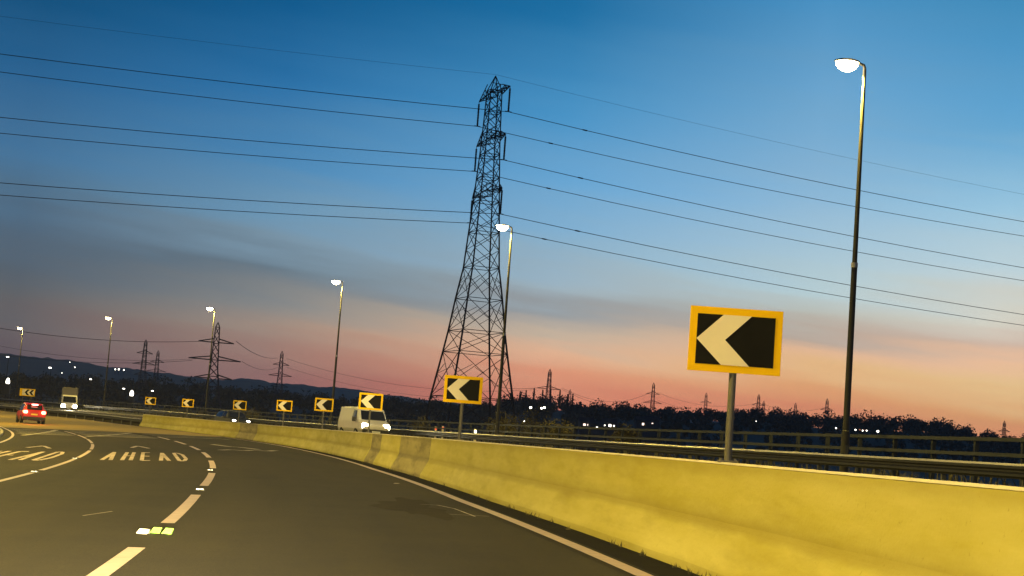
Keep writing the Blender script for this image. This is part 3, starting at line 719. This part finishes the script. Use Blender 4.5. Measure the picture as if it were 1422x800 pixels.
# woodland on the near rise: thousands of leaf clumps on crowns of differing size
m = MB(); rnd = random.Random(3)
def crown(mb, c, rx, rz, n, leaf):
    for _ in range(n):
        while True:
            v = Vector((rnd.uniform(-1, 1), rnd.uniform(-1, 1), rnd.uniform(-1, 1)))
            if .25 < v.length < 1: break
        w = 1+.24*noise.noise(v*2.2+c*.07)
        p = Vector((c.x+v.x*rx*w, c.y+v.y*rx*w, c.z+v.z*rz*w))
        q = Vector((rnd.gauss(0, 1), rnd.gauss(0, 1), rnd.gauss(0, 1))).normalized(); a = q.orthogonal().normalized()*leaf*rnd.uniform(.6, 1.3); b = q.cross(a).normalized()*leaf*rnd.uniform(.6, 1.3)
        mb.quad(p-a-b*.4, p+b, p+a-b*.3, p-b*1.1)
for i in range(1500):
    a = rnd.uniform(-21, 21); r = rnd.triangular(880, 1420, 1300)
    g0 = terr_near(a, r); hgt = rnd.choice((rnd.uniform(5, 10), rnd.uniform(5, 10), rnd.uniform(8, 14)))*(1+.25*noise.noise(Vector((a*1.3, r*.01, 9))))
    X, Y = r*sin(radians(a)), r*cos(radians(a)); rx = hgt*rnd.uniform(.36, .52)
    crown(m, Vector((X, Y, g0+hgt*.58)), rx, hgt*.46, (170 if rnd.random() < .75 else 60) if r > 1180 else 70, .74 if r > 1180 else 1.0)
    m.tube([(X, Y, g0-.5), (X, Y, g0+hgt*.5)], [.3, .15], 4, False)
for px, hh in [(741, 9), (752, 11), (764, 10), (775, 12), (788, 11), (799, 9), (806, 10), (733, 8)]:      # tall thin conifers by the hilltop pylon
    a = degrees(atan2(px-711, 2170)); r = 1290; g0 = terr_near(a, r); X, Y = r*sin(radians(a)), r*cos(radians(a)); 
    for k in range(110):
        t = rnd.random(); rr = (1-t)*1.9*rnd.random(); q = rnd.uniform(0, 6.3); P = Vector((X+rr*cos(q), Y+rr*sin(q), g0+3+t*(hh+3)))
        m.quad(P, P+Vector((.7, 0, -.5)), P+Vector((.2, .4, -.9)), P+Vector((-.6, .2, -.4)))
tag(m.build('wood', M['wood']), 'dark bare wood covering the low hills along the skyline', 'wood', kind='stuff')
# bushes and tall grass behind the parapet
m = MB(); rnd = random.Random(11)
for i in range(1500):
    s = rnd.uniform(15, 320); u = rnd.uniform(14.3, 19); X, Y = xy(s, u); z0 = .55+rise(s)-.12*(u-14)
    hgt = rnd.uniform(.4, 1.1)*(1.0+.9*max(0, noise.noise(Vector((s*.05, u*.1, 2)))))
    for k in range(16):
        q = rnd.uniform(0, 6.3); l = hgt*rnd.uniform(.5, 1.15); d = Vector((cos(q)*.25*l, sin(q)*.25*l, l)); b = Vector((X+rnd.gauss(0, .35), Y+rnd.gauss(0, .35), z0)); w = Vector((-sin(q), cos(q), 0))*.022
        m.quad(b-w, b+w, b+d*.7+w*.8, b+d*.7-w*.8); m.tri(b+d*.7-w*.8, b+d*.7+w*.8, b+d+Vector((cos(q)*.2*l, sin(q)*.2*l, -.05)))
tag(m.build('tall_grass', M['scrub']), 'rough tall grass growing behind the parapet fence', 'grass', kind='stuff')
bushes = [(700, 590, 96, 1.4, 'round bush against the foot of the lamp by the big tower'), (738, 586, 104, 1.7, 'pale bush just right of the big tower foot'), (775, 596, 92, 1.2, 'low bush behind the fence under the three hill lights'), (585, 588, 128, 1.3, 'bush behind the fence left of the big tower foot'), (345, 579, 170, 1.9, 'bush behind the guard rail above the dark car'), (240, 574, 205, 2.0, 'bush between the two smallest chevron signs'), (870, 604, 80, 1.0, 'low bush behind the fence left of the nearest chevron sign')]
for bi, (px, py, D, rr, lb) in enumerate(bushes):
    p = at_depth(px, py, D); s, u = su(p.x, p.y); gz = .4 if u < 20 else -1.2
    t = empty('bush', (p.x, p.y, gz), 0, lb, 'bush', 'bushes behind the parapet fence'); top = max(p.z+rr*.5-gz, 1.2)
    m = MB()
    for k in range(5):
        q = k*1.3; m.tube([(0, 0, -.3), (cos(q)*rr*.3, sin(q)*rr*.3, top*.5), (cos(q)*rr*.55, sin(q)*rr*.55, top*.85)], [.05, .035, .01], 4)
    m.build('stems', M['bark'], t)
    m = MB()
    for k in range(1700):
        v = Vector([max(-.75, min(.75, rnd.gauss(0, .33))) for _ in range(3)]); w = 1+.5*noise.noise(v*3+Vector((bi, 0, 0)))
        P = Vector((v.x*rr*w, v.y*rr*w, top*.62+v.z*top*.45*w)); q = Vector((rnd.gauss(0, 1), rnd.gauss(0, 1), rnd.gauss(0, 1))).normalized(); a = q.orthogonal().normalized()*.06; b = q.cross(a).normalized()*.05
        m.quad(P-a, P-b, P+a, P+b)
    m.build('foliage', M['scrub'], t)
# ------------------------------------------------------------------ far pylons
far_tab = [(0, 8.4), (14, 4.6), (28, 2.2), (48, 1.2)]
fzs = [-12, 0, 7, 14, 19, 24, 28, 32, 36, 40, 44, 48]
def far_pylon(arms, label, px, ytop, D, rz, thick=.26, scale=1):
    k = 1.6 if D < 900 else 1.45; thick *= 1.25
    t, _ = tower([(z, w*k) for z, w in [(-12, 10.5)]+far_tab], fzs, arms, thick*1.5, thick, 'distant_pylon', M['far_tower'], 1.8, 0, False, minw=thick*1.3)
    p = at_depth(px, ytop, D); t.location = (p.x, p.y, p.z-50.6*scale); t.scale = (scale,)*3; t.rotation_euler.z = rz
    return tag(t, label, 'pylon', 'distant pylons'), p
P = {}
fa = [(24, 6.5), (32, 8.5), (40, 6.0)]
fb = [(23, 9), (32, 12.5), (40.5, 8.5)]
for key, arms, lb, px, yt, D, rz, th in [
    ('b', fb, 'broad armed distant pylon beside a street lamp, largest of the distant ones', 303, 447, 760, .25, .27),
    ('a', fa, 'faint distant pylon on the ridge, left of a shorter twin', 203, 471, 1150, .5, .22),
    ('c', fa, 'shortest faint pylon on the left ridge, just right of its taller twin', 220, 486, 1350, .5, .20),
    ('d', fa, 'slim distant pylon right of the broad armed one', 392, 487, 1150, .3, .22),
    ('e', [(29, 5.), (36, 9.0)], 'distant pylon rising from the wooded hill right of the big tower', 764, 512, 1120, .3, .22),
    ('f', fa, 'tiny pylon tip just right of the wooded hilltop pylon', 792, 540, 1500, .15, .18),
    ('g', fa, 'distant pylon left of the nearest chevron sign against orange sky', 908, 531, 1400, .15, .20),
    ('h', fa, 'faint small pylon just left of the nearest chevron sign post', 981, 545, 1600, .15, .16),
    ('i', fa, 'distant pylon right of the nearest chevron sign, left of a close companion', 1054, 547, 1450, .15, .18),
    ('j', fa, 'slightly lower pylon close behind its companion right of the nearest sign', 1061, 556, 1600, .15, .15),
    ('k', fa, 'small distant pylon midway between nearest sign and nearest lamp column', 1105, 559, 1600, .15, .16),
    ('l', fa, 'distant pylon just left of the nearest lamp column', 1149, 553, 1400, .15, .18),
    ('m', fa, 'lone distant pylon at the right edge above the parapet', 1395, 584, 1500, .2, .22)]:
    o, p = far_pylon(arms, lb, px, yt, D, rz, th); P[key] = (o, p)
def wire(a, b, sag, r, label):
    m = MB(); m.tube([(a.x+(b.x-a.x)*t, a.y+(b.y-a.y)*t, a.z+(b.z-a.z)*t-4*sag*t*(1-t)) for t in [k/20 for k in range(21)]], r, 4)
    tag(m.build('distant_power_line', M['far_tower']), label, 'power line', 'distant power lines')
for (x0, y0, d0, x1, y1, d1, sag, r, lb) in [
    (-40, 449, 700, 279, 474, 765, 3, .16, 'dark heavy distant line reaching the upper arm of the broad pylon from the left'),
    (-40, 487, 700, 267, 500.5, 765, 3, .12, 'distant line reaching the lower arm of the broad pylon from the left'),
    (-40, 472, 700, 276, 498, 765, 4, .09, 'faint middle distant line left of the broad pylon'),
    (328, 474, 765, 386, 497, 1140, 3, .14, 'distant line falling from the broad pylon upper arm to the slim pylon'),
    (336, 502, 765, 386, 510, 1140, 3, .10, 'distant line from the broad pylon lower arm to the slim pylon'),
    (398, 498, 1150, 745, 541, 1120, 9, .12, 'distant line from the slim pylon to the hilltop pylon, upper'),
    (398, 510, 1150, 745, 552, 1120, 9, .10, 'distant line from the slim pylon to the hilltop pylon, lower'),
    (696, 538, 1100, 750, 538, 1120, 1, .17, 'short dark line reaching the hilltop pylon arm from the left'),
    (781, 539, 1120, 903, 545, 1395, 9, .11, 'distant line from the hilltop pylon to the orange sky pylon, upper'),
    (781, 541, 1120, 903, 556, 1395, 8, .10, 'distant line from the hilltop pylon to the orange sky pylon, lower'),
    (913, 545, 1400, 1050, 560, 1450, 7, .10, 'distant line right of the orange sky pylon, upper'),
    (913, 556, 1400, 1050, 570, 1450, 6, .09, 'distant line right of the orange sky pylon, lower'),
    (1058, 560, 1450, 1146, 566, 1400, 5, .10, 'distant line ending at the pylon left of the nearest lamp column')]:
    wire(at_depth(x0, y0, d0), at_depth(x1, y1, d1), sag, r, lb)
# ------------------------------------------------------------------ far lights
def far_lamp():
    t = empty('distant_lamp', cat='street lamp')
    m = MB(); m.tube([(0, 0, 0), (0, 0, 8)], [.16, .1], 6); m.build('lamp_post', M['lamp_pole'], t)
    m = MB(); m.loft([[(-1.0*k+.1, -.3*w, 8-.15*w), (-1.0*k+.1, -.3*w, 8+.25*w), (-1.0*k+.1, .3*w, 8+.25*w), (-1.0*k+.1, .3*w, 8-.15*w)] for k, w in ((0, .6), (.35, 1), (.8, .9), (1, .4))]); m.build('lantern', M['lens_far'], t)
    return t
fl0 = far_lamp()
fls = [(71, 511, 560, 1, 'distant hooked lamp above the double chevron board at the left'), (12, 496, 620, 1, 'distant lamp at the far left edge, upper of the two there'), (127, 527, 640, .9, 'thin distant lamp between the lorry and the small tall lamp'), (173, 540, 600, .9, 'dim distant lamp left of the bright low lamp near the barrier end'), (213, 543, 560, .8, 'distant hooked lamp over the smallest chevron sign')]
for i, (px, py, D, sc, lb) in enumerate(fls):
    o = fl0 if i == 0 else copy_tree(fl0); p = at_depth(px, py, D); o.scale = (sc,)*3; o.location = (p.x, p.y, p.z-8*sc); o['label'] = lb; o['group'] = 'distant lamps below the left ridge'
for (px, py, D, lb) in [(11, 529, 330, 'stout grey pillar with a white lamp on top at the far left edge'), (183, 546, 330, 'stout grey pillar with a white lamp on top left of the smallest chevron sign')]:
    p = at_depth(px, py, D); t = empty('lamp_pillar', (p.x, p.y, p.z-5.2), 0, lb, 'lamp pillar')
    m = MB(); m.loft([[(-.65, -.3, 0), (.65, -.3, 0), (.65, .3, 0), (-.65, .3, 0)], [(-.6, -.3, 4.6), (.6, -.3, 4.6), (.6, .3, 4.6), (-.6, .3, 4.6)]]); m.build('pillar', M['galv_dull'], t)
    m = MB(); rings = [[(.42*r*cos(a), .42*r*sin(a), z) for a in [2*pi*j/10 for j in range(10)]] for z, r in ((4.62, .7), (4.9, 1), (5.3, .9), (5.7, .5), (5.8, .15))]; m.loft(rings); m.build('lamp_head', M['lens_far'], t, True)
def hill_light():
    t = empty('hill_light', cat='light')
    m = MB(); m.tube([(0, 0, -6), (0, 0, -.3)], [.25, .2], 6); m.build('mast', M['lamp_pole'], t)
    m = MB(); rings = [[(r*cos(a), r*sin(a), z) for a in [2*pi*j/10 for j in range(10)]] for z, r in ((-.8, .4), (-.3, .85), (.3, .85), (.8, .4))]; m.loft(rings); m.build('lamp_head', M['lens_far'], t, True)
    return t
hl = hill_light()
hls = [(737, 566, 1.25, 'single white light on the wooded hill, leftmost of three'), (752, 567, 1.1, 'middle one of three white lights on the wooded hill'), (756, 566, 1.15, 'rightmost of three white lights on the wooded hill'), (728, 585, .6, 'small dim light low at the big tower foot'),
       (888, 590, .8, None), (165, 513, .8, None), (160, 513, .7, None), (172, 514, .6, None), (148, 521, .45, None), (104, 510, .5, None), (97, 503, .4, None), (86, 518, .4, None),
       (1161, 594.5, .8, 'white light just left of the nearest lamp column'), (1188, 597, .8, 'white light just right of the nearest lamp column'), (1198, 598, .7, 'left one of the close pair of hill lights right of the nearest lamp column'), (1203.5, 598, .7, 'right one of the close pair of hill lights right of the nearest lamp column'), (1219, 599, 1.2, 'brightest and rightmost of the low lights right of the nearest lamp column'), (1050, 585, .4, 'tiny light on the wood right of the nearest chevron sign')]
for i, (px, py, sc, lb) in enumerate(hls):
    o = hl if i == 0 else copy_tree(hl); D = 790 if px > 600 else 1000; o.location = at_depth(px, py, D); o.scale = (sc*D/1000*.68,)*3
    o['group'] = 'small lights on the hills'
    o['label'] = lb or {888: 'small light left of the nearest chevron sign, right of the lit house windows', 165: 'centre light of the row of three on the far left hillside', 160: 'left light of the row of three on the far left hillside', 172: 'right light of the row of three on the far left hillside', 148: 'dim light below and left of the row of three', 104: 'small dim hillside light above the lorry', 97: 'dimmest hillside light, highest above the lorry', 86: 'tiny light right of the distant hooked lamp'}[px]
# houses low on the hill with lit windows
M['house'] = mat('house_render', (.10, .085, .075), .9, var=.2, scale=.3); M['roof'] = mat('house_roof_tile', (.05, .035, .03), .9, var=.2, scale=.5)
for (px, py, D, wl, lb, gc) in [(815, 590, 770, [(-1.2, 2.6, .9), (.6, 1.6, .7)], 'leftmost hillside house with a pinkish lit window', 'lens_pink'), (829, 594, 760, [(0, 2.0, .7)], 'hillside house with one square lit window, lowest of the row', 'lens_far'), (847, 591, 770, [(0, 2.4, 1), (2.0, 1.2, .6), (-2.6, 1.0, .6)], 'hillside house with three lit windows, brightest of the row', 'lens_far'), (893, 589, 770, [(0, 2.2, 1)], 'rightmost hillside house with one bright lit window', 'lens_pink'), (906, 588, 790, [(0, 1.6, .4)], 'dim hillside house with a low lit strip near the nearest chevron sign', 'lens_pink')]:
    p = at_depth(px, py, D); gz = -3.2; h_ = p.z-gz+1.6; t = empty('hillside_house', (p.x, p.y, gz), .1, lb, 'house', 'hillside houses with lit windows')
    m = MB(); m.box((0, 3, h_/2), (7, 6, h_)); m.build('wall', M['house'], t)
    m = MB(); m.loft([[(-3.8, -.5, h_), (3.8, -.5, h_), (3.8, 6.5, h_), (-3.8, 6.5, h_)], [(-3.8, 2.9, h_+2), (3.8, 2.9, h_+2), (3.8, 3.1, h_+2), (-3.8, 3.1, h_+2)]]); m.build('roof', M['roof'], t)
    for x, w, hh in wl:
        m = MB(); m.box((x, -.05, h_-1.6), (w*.45, .08, hh*1.1)); m.build('window', M[gc], t)
# ------------------------------------------------------------------ vehicles
def panel(pts, inset=.08, off=.01, th=.008, mi=0, mb=None):
    m = mb or MB(); c = sum((Vector(p) for p in pts), Vector())/4; P_ = [Vector(p).lerp(c, inset) for p in pts]
    n = (P_[1]-P_[0]).cross(P_[3]-P_[0]).normalized()
    a = [p+n*off for p in P_]; b = [p+n*(off-th-.02) for p in P_]
    m.loft([b, a]); return m
def vehicle(name, sections, paint, wheels, wr, lamps=None, cab=None):
    """sections: (y, wbot, wbelt, wroof, zbot, zbelt, zroof); +Y is the front"""
    t = empty(name); m = MB(); rings = []
    for (y, wb, wm, wrf, zb, zm, zr_) in sections:
        zmid = zb+(zm-zb)*.45
        rings.append([(-wb*.93, y, zb), (-wm, y, zmid), (-wm*.985, y, zm), (-wrf, y, zr_-.05), (-wrf*.86, y, zr_), (wrf*.86, y, zr_), (wrf, y, zr_-.05), (wm*.985, y, zm), (wm, y, zmid), (wb*.93, y, zb)])
    m.loft(rings); m.build('body', paint, t, bevel=.03)
    hw = max(s_[2] for s_ in sections)
    for y in wheels:
        for sx in (-1, 1):
            m = MB()
            prof = [(-.11, wr*.62), (-.11, wr*.96), (-.08, wr), (.08, wr), (.11, wr*.96), (.11, wr*.62)]
            rings = [[(sx*(hw-.09)+a, y+r_*cos(q), wr+r_*sin(q)) for a, r_ in prof] for q in [2*pi*k/20 for k in range(21)]]
            m.loft(rings, True, False); wo = m.build('wheel', M['tyre'], t, True)
            m = MB(); x = sx*(hw-.09)+sx*.06
            m.tube([(x-sx*.03, y, wr), (x+sx*.03, y, wr)], wr*.62, 16)
            for k in range(5):
                q = 2*pi*k/5; m.tube([(x+sx*.035, y, wr), (x+sx*.035, y+wr*.58*cos(q), wr+wr*.58*sin(q))], .035, 4)
            m.build('rim', M['rim'], wo)
    return t
def sidewin(t, y0, y1, s0, s1, name='side_window', inset=.1):
    """between two sections (belt and roof)"""
    for sx in (-1, 1):
        a0 = (sx*s0[2]*.985, y0, s0[5]); a1 = (sx*s0[3], y0, s0[6]-.05); b0 = (sx*s1[2]*.985, y1, s1[5]); b1 = (sx*s1[3], y1, s1[6]-.05)
        pts = [a0, b0, b1, a1] if sx > 0 else [b0, a0, a1, b1]
        panel(pts, inset, .012).build(name, M['glass'], t)
def add_lamp(t, c, d, name, mt, parent=None):
    m = MB(); x, y, z = c; w, l, h = d
    m.loft([[(x+i*w/2*q, y+yy, z+j*h/2*q) for i, j in ((-1, -.6), (-.6, -1), (.6, -1), (1, -.6), (1, .6), (.6, 1), (-.6, 1), (-1, .6))] for yy, q in ((-l/2, 1), (l/2*.6, .95), (l/2, .6))]); return m.build(name, mt, parent or t)
def beam(parent, loc, energy, rot, col=(1, .85, .55), size=70, name='headlight_beam', soft=.06):
    d = bpy.data.lights.new(name, 'SPOT'); d.energy = energy; d.color = col; d.spot_size = radians(size); d.spot_blend = .9; d.shadow_soft_size = soft
    o = bpy.data.objects.new(name, d); C.objects.link(o); o.parent = parent; o.location = loc; o.rotation_euler = rot; return o
# red hatchback, seen from behind
ST = [(-2.12, .80, .84, .70, .42, .85, 1.0), (-2.05, .84, .90, .66, .30, .95, 1.12), (-1.72, .86, .93, .66, .26, .98, 1.52), (-1.2, .88, .94, .68, .24, .97, 1.62), (-.1, .88, .94, .68, .24, .96, 1.66), (.55, .88, .94, .66, .24, .95, 1.58), (1.25, .88, .93, .74, .24, .93, 1.06), (1.9, .86, .90, .70, .26, .84, .94), (2.2, .76, .80, .6, .36, .68, .78)]
car = vehicle('red_car', ST, M['red_paint'], (-1.3, 1.35), .33)
for a, b in ((2, 3), (3, 4), (4, 5)): sidewin(car, ST[a][0], ST[b][0], ST[a], ST[b])
panel([(.62, -2.06, 1.10), (-.62, -2.06, 1.10), (-.60, -1.74, 1.50), (.60, -1.74, 1.50)], .03, .012).build('rear_window', M['glass'], car)
panel([(-.66, 1.22, 1.06), (.66, 1.22, 1.06), (.6, .58, 1.55), (-.6, .58, 1.55)], .03, .012).build('windscreen', M['glass'], car)
m = MB(); m.box((0, -2.10, .42), (1.72, .16, .26)); bmp = m.build('rear_bumper', M['trim'], car, bevel=.03)
for x in (-.7, .7): add_lamp(car, (x, -2.12, .92), (.34, .10, .26), 'tail_lamp', M['tail'])
add_lamp(car, (0, -1.93, 1.52), (.5, .06, .09), 'high_brake_lamp', M['brake_hi'])
m = MB(); m.box((0, -2.125, .74), (.52, .02, .12)); m.build('number_plate', M['plate_y'], car)
m = MB(); m.box((0, -1.78, 1.585), (1.1, .28, .04)); m.build('roof_spoiler', M['red_paint'], car, bevel=.015)
for sx in (-1, 1):
    m = MB(); m.box((sx*1.02, .62, 1.05), (.2, .12, .14)); m.build('door_mirror', M['trim'], car, bevel=.02)
    m = MB(); m.tube([(sx*.5, -2.18, .28), (sx*.5, -2.0, .28)], .04, 8); m.build('exhaust_pipe', M['rim'], car)
beam(car, (0, -2.35, .95), 260, (radians(80), 0, pi), (1, .07, .03), 150, 'tail_glow')
p = at_depth(42, 585, 128); s, u = su(p.x, p.y); zc_ = zroad(s, u)
car.location = (p.x, p.y, zc_+.005); car.rotation_euler.z = heading(s); tag(car, 'red hatchback seen from behind with glowing brake lamps at the far left', 'car')
# white van, coming towards us
VT = [(-2.5, .86, .95, .80, .35, 1.1, 1.9), (-2.4, .92, .99, .84, .3, 1.1, 1.98), (.9, .92, .99, .84, .3, 1.1, 1.99), (1.35, .92, .99, .82, .3, 1.12, 1.9), (1.98, .92, .98, .82, .3, 1.10, 1.22), (2.45, .86, .92, .72, .34, .92, 1.0), (2.6, .76, .82, .6, .4, .8, .86)]
van = vehicle('white_van', VT, M['white_paint'], (-1.55, 1.55), .34)
panel([(-.82, 1.99, 1.2), (.82, 1.99, 1.2), (.74, 1.36, 1.87), (-.74, 1.36, 1.87)][::-1], .05, .012).build('windscreen', M['glass'], van)
van.children[-1].data.flip_normals()
for sx in (-1, 1):
    pts = [(sx*.965, .55, 1.16), (sx*.965, 1.5, 1.16), (sx*.84, 1.22, 1.80), (sx*.845, .55, 1.84)]
    if sx < 0: pts = [pts[1], pts[0], pts[3], pts[2]]
    panel(pts, .06, .025).build('cab_window', M['glass'], van)
    m = MB(); m.box((sx*1.12, 1.5, 1.22), (.22, .12, .28)); m.build('door_mirror', M['trim'], van, bevel=.02)
    add_lamp(van, (sx*.68, 2.52, .82), (.40, .14, .34), 'headlamp', M['head'])
m = MB(); m.box((0, 2.58, .52), (1.72, .14, .26)); m.build('front_bumper', M['trim'], van, bevel=.03)
m = MB(); m.box((0, 2.54, .78), (.8, .06, .18)); gr = m.build('grille', M['trim'], van)
m = MB(); m.box((0, 2.665, .5), (.52, .02, .11)); m.build('number_plate', M['plate_w'], van)
beam(van, (0, 2.75, .8), 260, (radians(86), 0, 0), size=80)
p = at_depth(505, 594, 98); s, u = su(p.x, p.y); van.location = (p.x, p.y, zopp(s, min(u, 9.6))); van.rotation_euler.z = heading(s)+pi+.06
tag(van, 'white panel van with blazing headlamps coming along the opposite carriageway', 'van')
# dark hatchback, oncoming
dk = vehicle('dark_car', [(s_[0], s_[1], s_[2], s_[3], s_[4], s_[5]-.06, s_[6]-.14) for s_ in ST], M['dark_paint'], (-1.3, 1.35), .32)
D2 = [(s_[0], s_[1], s_[2], s_[3], s_[4], s_[5]-.06, s_[6]-.14) for s_ in ST]
for a, b in ((2, 3), (3, 4), (4, 5)): sidewin(dk, D2[a][0], D2[b][0], D2[a], D2[b])
panel([(.66, 1.22, .95), (-.66, 1.22, .95), (-.6, .58, 1.40), (.6, .58, 1.40)], .03, .012).build('windscreen', M['glass'], dk)
M['head_dim'] = mat('dim_headlamp', (.9, .9, .85), .2, emit=(1, .92, .75), estr=9)
for sx in (-1, 1): add_lamp(dk, (sx*.6, 2.1, .68), (.3, .12, .16), 'headlamp', M['head_dim'])
m = MB(); m.box((0, 2.2, .42), (1.4, .1, .2)); m.build('front_bumper', M['trim'], dk, bevel=.03)
m = MB(); m.box((0, 2.26, .45), (.52, .02, .11)); m.build('number_plate', M['plate_w'], dk)
for sx in (-1, 1):
    m = MB(); m.box((sx*1.02, .62, .95), (.2, .12, .14)); m.build('door_mirror', M['trim'], dk, bevel=.02)
p = at_depth(323, 586, 130); s, u = su(p.x, p.y); dk.location = (p.x, p.y, zopp(s, u)-.12); dk.rotation_euler.z = heading(s)+pi+.1
tag(dk, 'dark blue hatchback on the opposite carriageway, mostly behind the barrier', 'car')
# lorry
lt = empty('lorry')
m = MB(); m.box((0, -1.4, 2.75), (2.1, 3.2, 1.5)); m.build('cargo_box', M['lorry_box'], lt, bevel=.04)
m = MB(); m.loft([[(-1.05, y, zb), (1.05, y, zb), (1.05, y, zt-.3), (.92, y, zt), (-.92, y, zt), (-1.05, y, zt-.3)] for y, zb, zt in ((.35, .5, 2.45), (1.3, .5, 2.45), (1.9, .5, 2.0), (2.2, .5, 1.45), (2.25, .5, 1.35))]); m.build('cab', M['white_paint'], lt, bevel=.03)
panel([(.9, 2.24, 1.45), (-.9, 2.24, 1.45), (-.85, 1.72, 2.25), (.85, 1.72, 2.25)], .03, .03).build('windscreen', M['glass'], lt)
for sx in (-1, 1):
    add_lamp(lt, (sx*.78, 2.25, .92), (.5, .14, .42), 'headlamp', M['head'])
    m = MB(); m.box((sx*1.25, 1.9, 1.75), (.2, .14, .5)); m.build('door_mirror', M['trim'], lt, bevel=.02)
    for y in (-2.2, 1.2):
        m = MB(); m.tube([(sx*.78, y, .45), (sx*1.06, y, .45)], .45, 18); w_ = m.build('wheel', M['tyre'], lt)
        m = MB(); m.tube([(sx*1.0, y, .45), (sx*1.075, y, .45)], .24, 14); m.build('rim', M['rim'], w_)
m = MB(); m.box((0, -.9, .8), (.9, 4.2, .3)); m.build('chassis', M['trim'], lt)
m = MB(); m.box((0, 2.3, .55), (2.05, .16, .28)); m.build('front_bumper', M['trim'], lt, bevel=.03)
m = MB(); m.box((0, 2.39, .55), (.52, .02, .11)); m.build('number_plate', M['plate_w'], lt)
beam(lt, (0, 2.5, .95), 1500, (radians(80), 0, 0), size=90)
p = at_depth(94, 577, 196); s, u = su(p.x, p.y); lt.location = (p.x, p.y, zopp(s, u)-.35); lt.rotation_euler.z = atan2(p.y, p.x)+pi/2+.02
lt.scale = (.9, .9, .9); tag(lt, 'small box lorry with blazing headlamps coming round the far bend', 'lorry')
# small delineator posts on the far verge, their reflectors given a painted glow
for i, (px, py, D, mt_, lb) in enumerate([(605, 595.5, 104, 'glow_red', 'short marker post with a glowing red reflector, left one of the red pair under the tower'), (615, 594.5, 104, 'glow_red', 'short marker post with a glowing red reflector, right one of the red pair under the tower'), (660, 599.5, 88, 'lens_far', 'short marker post with a glowing white reflector between sign and lamp column')]):
    p = at_depth(px, py, D); t = empty('marker_post', (p.x, p.y, .55), heading(90), lb, 'marker post')
    zt = p.z-.55; m = MB(); m.loft([[(-.06, -.03, 0), (.06, -.03, 0), (.06, .03, 0), (-.06, .03, 0)], [(-.06, -.03, zt+.05), (.06, -.03, zt+.05), (.06, .03, zt+.14), (-.06, .03, zt+.14)]]); m.build('post', M['white'], t)
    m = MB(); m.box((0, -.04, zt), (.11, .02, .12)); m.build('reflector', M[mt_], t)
# ------------------------------------------------------------------ our own headlamps (the photograph is taken from a moving car)
for sx in (-.75, .65):
    beam(None, (sx, .9, .72), 1700, (radians(90), 0, radians(2)), (1, .80, .42), 75, 'own_headlight_beam')
for sx in (-.75, .65):      # extra beam pair added to brighten the far signs round the bend
    beam(None, (sx, .92, .74), 60000, (radians(90.2), 0, radians(14)), (1, .84, .50), 27, 'sign_fill_beam')
# weeds and grit lodged at the foot of the barrier
m = MB(); rnd = random.Random(5)
for i in range(60):
    s = 10+rnd.random()**1.5*70; u = ub(s)-.02-abs(rnd.gauss(0, .05)); X, Y = xy(s, u); z0 = zroad(s, 0)
    for k in range(rnd.randint(3, 9)):
        q = rnd.uniform(0, 6.3); l = rnd.uniform(.02, .09); d = Vector((cos(q)*l*.7, sin(q)*l*.7, l)); b = Vector((X+rnd.gauss(0, .03), Y+rnd.gauss(0, .05), z0)); w = Vector((-sin(q), cos(q), 0))*.008
        m.tri(b-w, b+w, b+d)
tag(m.build('weeds', M['scrub']), 'small weeds growing along the foot of the yellow barrier', 'weeds', kind='stuff')
# last trace of sun just under the horizon behind the hills at right
sd_ = bpy.data.lights.new('sun', 'SUN'); sd_.energy = .02; sd_.angle = radians(12); sd_.color = (1, .55, .35)
so = bpy.data.objects.new('sun', sd_); C.objects.link(so); so.rotation_euler = (radians(86), 0, radians(-28)+pi)
# ------------------------------------------------------------------ evening air
HAZE = 0.00007
if HAZE:
    m = MB(); m.box((0, 2900, 120), (8200, 8000, 250))
    hm = bpy.data.materials.new('haze'); hm.use_nodes = True; N = hm.node_tree.nodes; N.clear(); o_ = N.new('ShaderNodeOutputMaterial'); v = N.new('ShaderNodeVolumePrincipled')
    v.inputs['Density'].default_value = HAZE; v.inputs['Color'].default_value = (.92, .88, .86, 1); v.inputs['Anisotropy'].default_value = .2
    hm.node_tree.links.new(v.outputs[0], o_.inputs['Volume'])
    tag(m.build('haze', hm), 'thin blue evening haze over the fields', 'haze', kind='stuff')
# ------------------------------------------------------------------ camera
cam = bpy.data.cameras.new('camera'); co = bpy.data.objects.new('camera', cam); C.objects.link(co); S.camera = co
cam.sensor_fit = 'HORIZONTAL'; cam.sensor_width = 36; cam.lens = FPX*36/1422; cam.clip_end = 20000; cam.clip_start = .05
fwd = Vector(_fw); upv = Vector(_up); rt = Vector((1, 0, 0))
right = rt*cos(ROLL)+upv*sin(ROLL); up = upv*cos(ROLL)-rt*sin(ROLL)
co.matrix_world = Matrix(((right.x, up.x, -fwd.x, 0), (right.y, up.y, -fwd.y, 0), (right.z, up.z, -fwd.z, EYE), (0, 0, 0, 1)))
S.view_settings.view_transform = 'Standard'; S.view_settings.look = 'None'; S.view_settings.gamma = 1; S.view_settings.exposure = 0
S.render.engine = 'CYCLES'; S.cycles.use_denoising = True; S.cycles.max_bounces = 6
